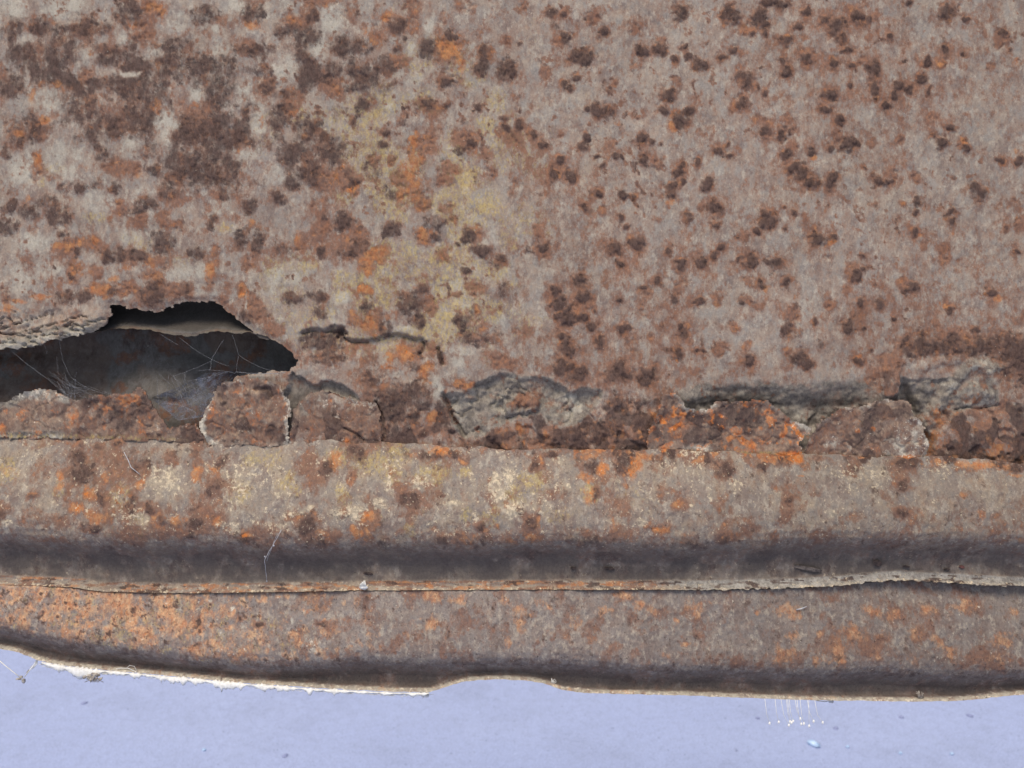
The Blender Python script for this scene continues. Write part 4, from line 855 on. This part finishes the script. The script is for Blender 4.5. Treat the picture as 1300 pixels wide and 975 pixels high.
for i in range(26):
    a = (rw.uniform(62, 100), rw.uniform(470, 500), rw.uniform(0, 4)); b = (rw.uniform(84, 130), rw.uniform(494, 508), rw.uniform(5, 10))
    m.tube(sag(a, b, 4, 1, .5, rw), .17 * S, 3)
for i in range(5):
    m.blob(W(rw.uniform(88, 100), rw.uniform(478, 506), rw.uniform(4, 9)), .9 * S, .8 * S, 1.3 * S, rnd=rw)
m.v = [p - web.location for p in m.v]
tag(m.build('web_tangle', M_FINEWEB, None, web), kind='stuff')

# matted web in the notch right of the hole
m = MB(); n0 = 26; k0 = 20
def notch(i, j):
    a = i / n0; b = j / k0
    top = np.interp(a, [0, .3, .6, 1], [505, 492, 474, 470]); bot = np.interp(a, [0, .3, .7, 1], [508, 534, 528, 484])
    u = 190 + a * 110; v = top + (bot - top) * b
    d = -20 + 22 * abs(b - .5) * 2 * .6 + 14 * (1 - a) * .4 + 5 * math.sin(a * 9 + b * 4)
    return W(u, v, d - 6)
for i in range(n0 + 1):
    for j in range(k0 + 1): m.v.append(notch(i, j))
for i in range(n0):
    for j in range(k0):
        a = i * (k0 + 1) + j
        m.f.append((a, a + k0 + 1, a + k0 + 2, a + 1))
o = m.build('web_veil', M_VEIL, W(245, 520, -5))
tag(o, 'matted grey blue spider web veil filling the notch beside the rounded flake', 'cobweb')
web = cobweb('tangled cobweb strands over the right half of the dark hole', W(270, 474, 0))
m = MB()
for i in range(46):
    a = (rw.uniform(195, 300), rw.uniform(470, 500), rw.uniform(-8, 0)); b = (rw.uniform(200, 275), rw.uniform(500, 540), rw.uniform(-8, 4))
    m.tube(sag(a, b, 5, rw.uniform(-3, 4), .6, rw), rw.uniform(.15, .32) * S, 3)
for a, b, dr, r in [((268, 456, -2), (267, 470, 0), 0, .45), ((268, 456, -2), (283, 431, -4), -1, .4), ((294, 425, -3), (302, 450, -3), -1, .4), ((302, 450, -3), (300, 474, 2), 0, .3), ((300, 472, 3), (364, 473, 6), 2, .7), ((205, 512, 0), (252, 525, 4), -4, .6), ((302, 450, -3), (345, 470, 3), 3, .35), ((250, 470, -4), (300, 474, 2), -2, .35), ((230, 485, -6), (290, 472, 0), 1, .35), ((218, 478, -3), (268, 458, -2), 1, .3)]:
    thread(web, sag(a, b, 8, dr, .35, rw), r * S)
m.v = [p - web.location for p in m.v]
tag(m.build('web_tangle', M_FINEWEB, None, web), kind='stuff')
# short strands on the rib
rf0 = random.Random(9)
m = MB(); m.tube(sag((365, 668, 35), (344, 704, 31), 7, .5, .5, rf0) + sag((343, 708, 28), (341, 737, 9), 5, 0, .3, rf0), .3 * S, 4); m.tube(sag((361, 672, 35), (345, 708, 28), 7, -1, .7, rf0), .25 * S, 3)
for q in ((341, 736, 9), (343, 702, 27), (356, 687, 35)): m.blob(W(*q), .9 * S, .9 * S, 1.2 * S)
tag(m.build('silk_strand', M_WEB, W(341, 737, 9)), 'thin white silk strand crossing from rib face down into the dark fold', 'silk strand')
m = MB(); m.tube([W(162, 573, 12), W(168, 583, 14), W(173, 592, 17), W(185, 600, 21)], .55 * S, 4)
tag(m.build('pale_fibre', M_WEB, W(185, 600, 20)), 'single pale fibre stuck on the left part of the rib below the seam', 'fibre')
m = MB()
for i in range(22):
    a = rw.uniform(0, math.pi); m.tube([W(462 + rw.uniform(-5, 5), 745, 5), W(462 + 4 * math.cos(a), 742 - 3 * math.sin(a), 9), W(462 + rw.uniform(-3, 3), 744 - rw.uniform(2, 9), 9)], .5 * S, 3)
m.blob(W(462, 744, 6), 6 * S, 2.5 * S, 3.5 * S, rough=.4)
tag(m.build('web_tuft', M_FUZZ, W(462, 746, 5)), 'small pointed grey white tuft sitting on the rib edge', 'web tuft')

# dusty white web along the left of the lowest edge
rf = random.Random(5)
m = MB(); pts = []
for u in np.arange(52, 546, 2.0):
    pts.append((u, float(low_v(np.array(u)))))
prev = None
sides = 6
n0 = len(m.v)
for i, (u, v) in enumerate(pts):
    r = 1.5 + 1.0 * abs(math.sin(u * .05)) + 1.3 * rf.random() + 2.6 * math.exp(-((u - 100) / 26) ** 2) + .8 * math.exp(-((u - 250) / 60) ** 2)
    r *= min(1.5, max(.12, 3.0 * float(fbm(np.array(u), np.array(0.0), 9, 4, 400)) - .8)) * .85
    if u > 480: r *= .6
    for j in range(sides):
        an = 2 * math.pi * j / sides
        m.v.append(W(u + rf.uniform(-.8, .8), v + .4 + r * .8 + 1.3 * r * math.cos(an) * rf.uniform(.6, 1.3), -2 + 2.2 * math.sin(an)))
for i in range(len(pts) - 1):
    for j in range(sides):
        a = n0 + i * sides + j; b = n0 + i * sides + (j + 1) % sides
        m.f.append((a, b, b + sides, a + sides))
for i in range(900):
    u = rf.choice([rf.uniform(52, 545), rf.uniform(60, 140)]); v = float(low_v(np.array(u)))
    ln = rf.uniform(2, 6)
    m.tube([W(u, v + 1, -3), W(u + rf.uniform(-4, 4), v + 1 + ln * .6, -2 + rf.uniform(-2, 2)), W(u + rf.uniform(-8, 8), v + rf.uniform(.4, 1) * ln, -2)], .28 * S, 3)
m.tube([W(137, 853, -8), W(150, 850, -6), W(160, 850, -6), W(172, 855, -6), W(190, 862, -8)], .5 * S, 4)
m.tube([W(158, 850, -6), W(163, 846, -4), W(169, 847, -4), W(172, 853, -4)], .3 * S, 4)
o = m.build('web_fringe', M_FUZZ, W(300, 868, -12))
tag(o, 'dusty white web fringe hanging along the left lower edge of the sill', 'web fringe')

m = MB()
for i in range(70):
    a = rf.uniform(0, 6.28); b = rf.uniform(0, 6.28); R = rf.uniform(2.5, 6.5)
    c = (539, 883, -8)
    m.tube([W(c[0] + R * math.cos(a), c[1] + .7 * R * math.sin(a), c[2] + rf.uniform(-3, 5)), W(c[0] + R * .4 * math.cos(b), c[1] + R * .4 * math.sin(b), c[2] + 4), W(c[0] + R * math.cos(b), c[1] + .75 * R * math.sin(b) + 1, c[2] + rf.uniform(-3, 4))], .42 * S, 3)
m.blob(W(538, 883, -9), 5 * S, 3 * S, 3.2 * S, rough=.5)
tag(m.build('web_tuft', M_FUZZ, W(539, 880, -8)), 'frayed white web tuft at the left end of the curved notch in the sill', 'web tuft')

m = MB()
for i in range(16):
    m.blob(W(rf.uniform(106, 130), rf.uniform(856, 863), 1 + rf.uniform(-2, 3)), rf.uniform(1.5, 4) * S, 2 * S, rf.uniform(1, 2.4) * S, Matrix.Rotation(rf.uniform(0, 3), 3, 'Y'), .4, 7, 5, rf)
for i in range(6):
    u = rf.uniform(108, 128); m.tube([W(u, 860, 1), W(u + rf.uniform(-4, 4), 863, 2), W(u + rf.uniform(-6, 6), 866, 0)], .5 * S, 3)
tag(m.build('insect_husk', M_BUG, W(118, 858, -9)), 'crumpled grey insect husk caught in the white web fringe', 'insect husk')

m = MB()
m.tube([W(-14, 836, -12), W(0, 848, -12), W(10, 856, -12), W(19, 863, -12)], .75 * S, 4)
m.tube([W(43, 839, -10), W(38, 847, -11), W(33, 853, -12), W(25, 863, -12)], 1.1 * S, 5, .7 * S)
for i in range(14):
    m.tube([W(43, 840, -10), W(40 + rf.uniform(-2, 2), 846, -11), W(34 + rf.uniform(-2, 2), 852 + rf.uniform(-2, 2), -12)], .5 * S, 3)
tag(m.build('silk_strand', M_FUZZ, W(43, 839, -10)), 'white silk loop hanging below the far left corner of the sill', 'silk strand')
m = MB()
m.blob(W(18, 865.5, -12), 4.2 * S, 1.6 * S, 1.4 * S, None, .3); m.blob(W(24, 868, -12), 2.4 * S, 2.2 * S, 3.6 * S, None, .3)
m.blob(W(21, 863, -12), 2.2 * S, 1.5 * S, 2.0 * S, None, .3); m.tube([W(28, 858, -12), W(31, 854, -12)], .9 * S, 5)
tag(m.build('hanging_crumb', M_BUG, W(22, 864, -12)), 'brown crumb of debris hanging in the white silk loop', 'debris crumb')

# lacewing eggs on stalks
T = [((972, 893), (977.5, 918.5)), ((985, 891), (989.2, 917)), ((992.5, 893.5), (1002, 921)), ((999.5, 891.5), (1003.4, 916.5)), ((1001, 893), (1005.4, 917.8)), ((1003, 893), (1007.4, 915.8)), ((1010.5, 891), (1016.6, 912.8)),
     ((1013, 894), (1017.8, 919.5)), ((1017, 894), (1021.2, 919)), ((1028, 894), (1027.8, 922)), ((1026, 893), (1033.5, 916)), ((1035.5, 898), (1045, 917.5))]
EL = ['first stalked white egg from the left below the sill edge', 'second stalked white egg from the left below the sill edge', 'lowest white egg of the left cluster of four on stalks', 'topmost left white egg of the cluster of four on stalks',
      'inner white egg of the cluster of four on stalks', 'right white egg of the cluster of four on stalks', 'highest white egg in the middle of the hanging row', 'white egg just below the highest egg of the row',
      'white egg right of the one below the highest egg', 'lowest hanging white egg on the straightest stalk', 'second stalked white egg from the right below the sill edge', 'stalked white egg furthest right below the sill edge']
egg_me = stalk = None
for (a, b), lb in zip(T, EL):
    top = W(a[0], float(low_v(np.array(a[0]))) - .5, -4)
    e = bpy.data.objects.new('stalked_egg', None); col.objects.link(e); e.location = top; e.empty_display_size = .002
    tag(e, lb, 'insect egg', 'stalked insect eggs hanging from the sill edge')
    m = MB(); mid = W(a[0] + (b[0] - a[0]) * .35, a[1] + (b[1] - a[1]) * .55, -3)
    m.v = []; m.tube([top - top, mid - top, W(b[0], b[1], -2) - top], .3 * S, 4)
    m.build('stalk', M_FUZZ, None, e)
    if egg_me is None:
        g = MB(); g.blob(Vector((0, 0, 0)), 1.5 * S, 1.5 * S, 2.4 * S, None, 0.05, 8, 7); eo = g.build('egg', M_EGG, None, e); egg_me = eo.data
    else:
        eo = bpy.data.objects.new('egg', egg_me); col.objects.link(eo); eo.parent = e
    eo.location = W(b[0], b[1] + .6, -2) - top

# crumbs lying in the dark fold
def surf(u, v):
    return float(rib_profile(np.array([[float(u)]]), np.array([[float(v)]]))[0, 0])
rc = random.Random(11)
def crumb(name, u, v, rx, rz, rot, mat, label, cat):
    m = MB(); d = surf(u, v) + 1.6
    R = Matrix.Rotation(-LEAN, 3, 'X') @ Matrix.Rotation(rot, 3, 'Y')
    m.blob(W(u, v, d), rx * S, 1.5 * S, rz * S, R, .3, 9, 6, rc)
    tag(m.build(name, mat, W(u, v, d), smooth=False), label, cat)
crumb('paint_sliver', 1026, 722.5, 18, 3.0, .17, M_CHIP2, 'long dark paint sliver lying in the fold above the rib edge', 'paint chip')
crumb('rust_crumb', 1115, 715.5, 5.5, 4.2, .3, M_CHIP, 'dark pointed rust crumb in the fold right of the long sliver', 'rust crumb')
crumb('rust_crumb', 1152, 720, 4.4, 1.5, .1, M_CHIP, 'small flat dark crumb in the fold right of the pointed crumb', 'rust crumb')
crumb('rust_crumb', 1204, 723.5, 3.8, 1.2, 0, M_CHIP, 'thin black crumb in the fold left of the reddish crumb', 'rust crumb')
crumb('rust_crumb', 1223, 720.5, 3.6, 2.2, .2, plain_material('red_rust_crumb', lin(118, 78, 70), lin(88, 62, 58), 3), 'reddish rust crumb furthest right in the dark fold', 'rust crumb')
crumb('rust_crumb', 774, 722.5, 7.2, 2.0, .08, M_CHIP, 'flat oblong black crumb in the middle of the dark fold', 'rust crumb')
crumb('rust_crumb', 728, 722, 3.0, 1.8, 0, M_CHIP, 'tiny black crumb left of the oblong crumb in the fold', 'rust crumb')
crumb('rust_crumb', 467, 729, 6.0, 2.0, .1, M_CHIP, 'dark crumb in the fold above the small white tuft', 'rust crumb')

# pale sliver of peeled paint on the sill
m = MB(); m.tube([W(1010, 773, 4), W(1016, 771.5, 5), W(1023, 769, 4)], 1.0 * S, 5, .5 * S)
tag(m.build('pale_fibre', M_WEB, W(1010, 773, 3)), 'short pale fibre stuck near the top of the sill on its right half', 'fibre')
m = MB()
for i in range(12):
    m.tube([W(1173 + rf.uniform(-2, 2), 892, -12), W(1172 + rf.uniform(-4, 4), 887, -6), W(1170 + rf.uniform(-5, 6), 880 + rf.uniform(-1, 6), -7)], .55 * S, 3)
tag(m.build('dry_tuft', M_BUG, W(1173, 892, -10)), 'small dry brown tuft caught on the right part of the sill edge', 'dry tuft')
m = MB()
for i in range(10):
    m.tube([W(703 + rf.uniform(-2, 2), 873, -11), W(703 + rf.uniform(-4, 4), 868, -8), W(703 + rf.uniform(-3, 3), 864 + rf.uniform(-1, 6), -9)], .4 * S, 3)
tag(m.build('web_tuft', M_FUZZ, W(703, 873, -10)), 'tiny white tuft at the right shoulder of the curved notch', 'web tuft')
m = MB(); m.tube([W(1040, 893, -12), W(1050, 894, -10), W(1057, 893, -11), W(1062, 893.5, -11)], .8 * S, 4)
for q in range(5): m.blob(W(1059 + rf.uniform(-2, 2), 894 + rf.uniform(-1, 1.5), -11), 1.6 * S, 1.3 * S, 1.2 * S, rnd=rf)
tag(m.build('web_wisp', M_WEB, W(1050, 892, -11)), 'short white web wisp under the sill edge right of the eggs', 'web wisp')

# chips lying on the floor behind
camp = cam.location
def on_ground(u, v):
    p = W(u, v, 0); t = camp.z / (camp.z - p.z)
    return camp + (p - camp) * t
rg = random.Random(21)
def chip(name, u, v, rx, ry, rz, rot, mat, label, cat, group=None):
    m = MB(); p = on_ground(u, v); p.z = rz * .8
    m.blob(p, rx, ry, rz, Matrix.Rotation(rot, 3, 'Z'), .22, 9, 6, rg)
    tag(m.build(name, mat, Vector((p.x, p.y, 0))), label, cat, group)
chip('paint_chip', 1032, 946, .0075, .0045, .003, -.75, M_PEB, 'pale blue white chip lying on the floor below the eggs', 'paint chip')
chip('grit_grain', 1144, 911, .0028, .0026, .0009, .4, M_GRIT, 'dark grit grain on the floor under the right part of the sill', 'grit')
chip('grit_grain', 1061, 925, .003, .0025, .0009, .4, M_GRIT, 'dark grit grain on the floor just right of the hanging eggs', 'grit')
chip('grit_grain', 107, 893, .0045, .0026, .0009, .4, M_GRIT, 'dark grit grain on the floor under the insect husk', 'grit')
chip('grit_grain', 362, 960, .0036, .0026, .0009, 1.0, M_GRIT, 'dark grit grain near the bottom of the floor left of middle', 'grit')
chip('grit_grain', 1231, 909, .004, .0026, .0009, -.4, M_GRIT, 'dark grit grain on the floor furthest right under the sill', 'grit')
chip('grit_grain', 962, 912, .0026, .0026, .0009, .4, M_GRIT, 'dark grit grain on the floor just left of the hanging eggs', 'grit')
chip('paint_speck', 1208, 958, .0022, .002, .0015, 0, M_PEB, 'white speck on the floor in the lower right corner', 'paint chip')
chip('paint_speck', 259, 953, .0022, .002, .0015, 0, M_PEB, 'white speck on the floor in the lower left quarter', 'paint chip')
chip('paint_speck', 1076, 949, .002, .002, .0015, 0, M_PEB, 'small white speck on the floor right of the pale blue chip', 'paint chip')
chip('paint_speck', 1143, 957, .002, .002, .0015, 0, M_PEB, 'small white speck midway between pale chip and corner speck', 'paint chip')
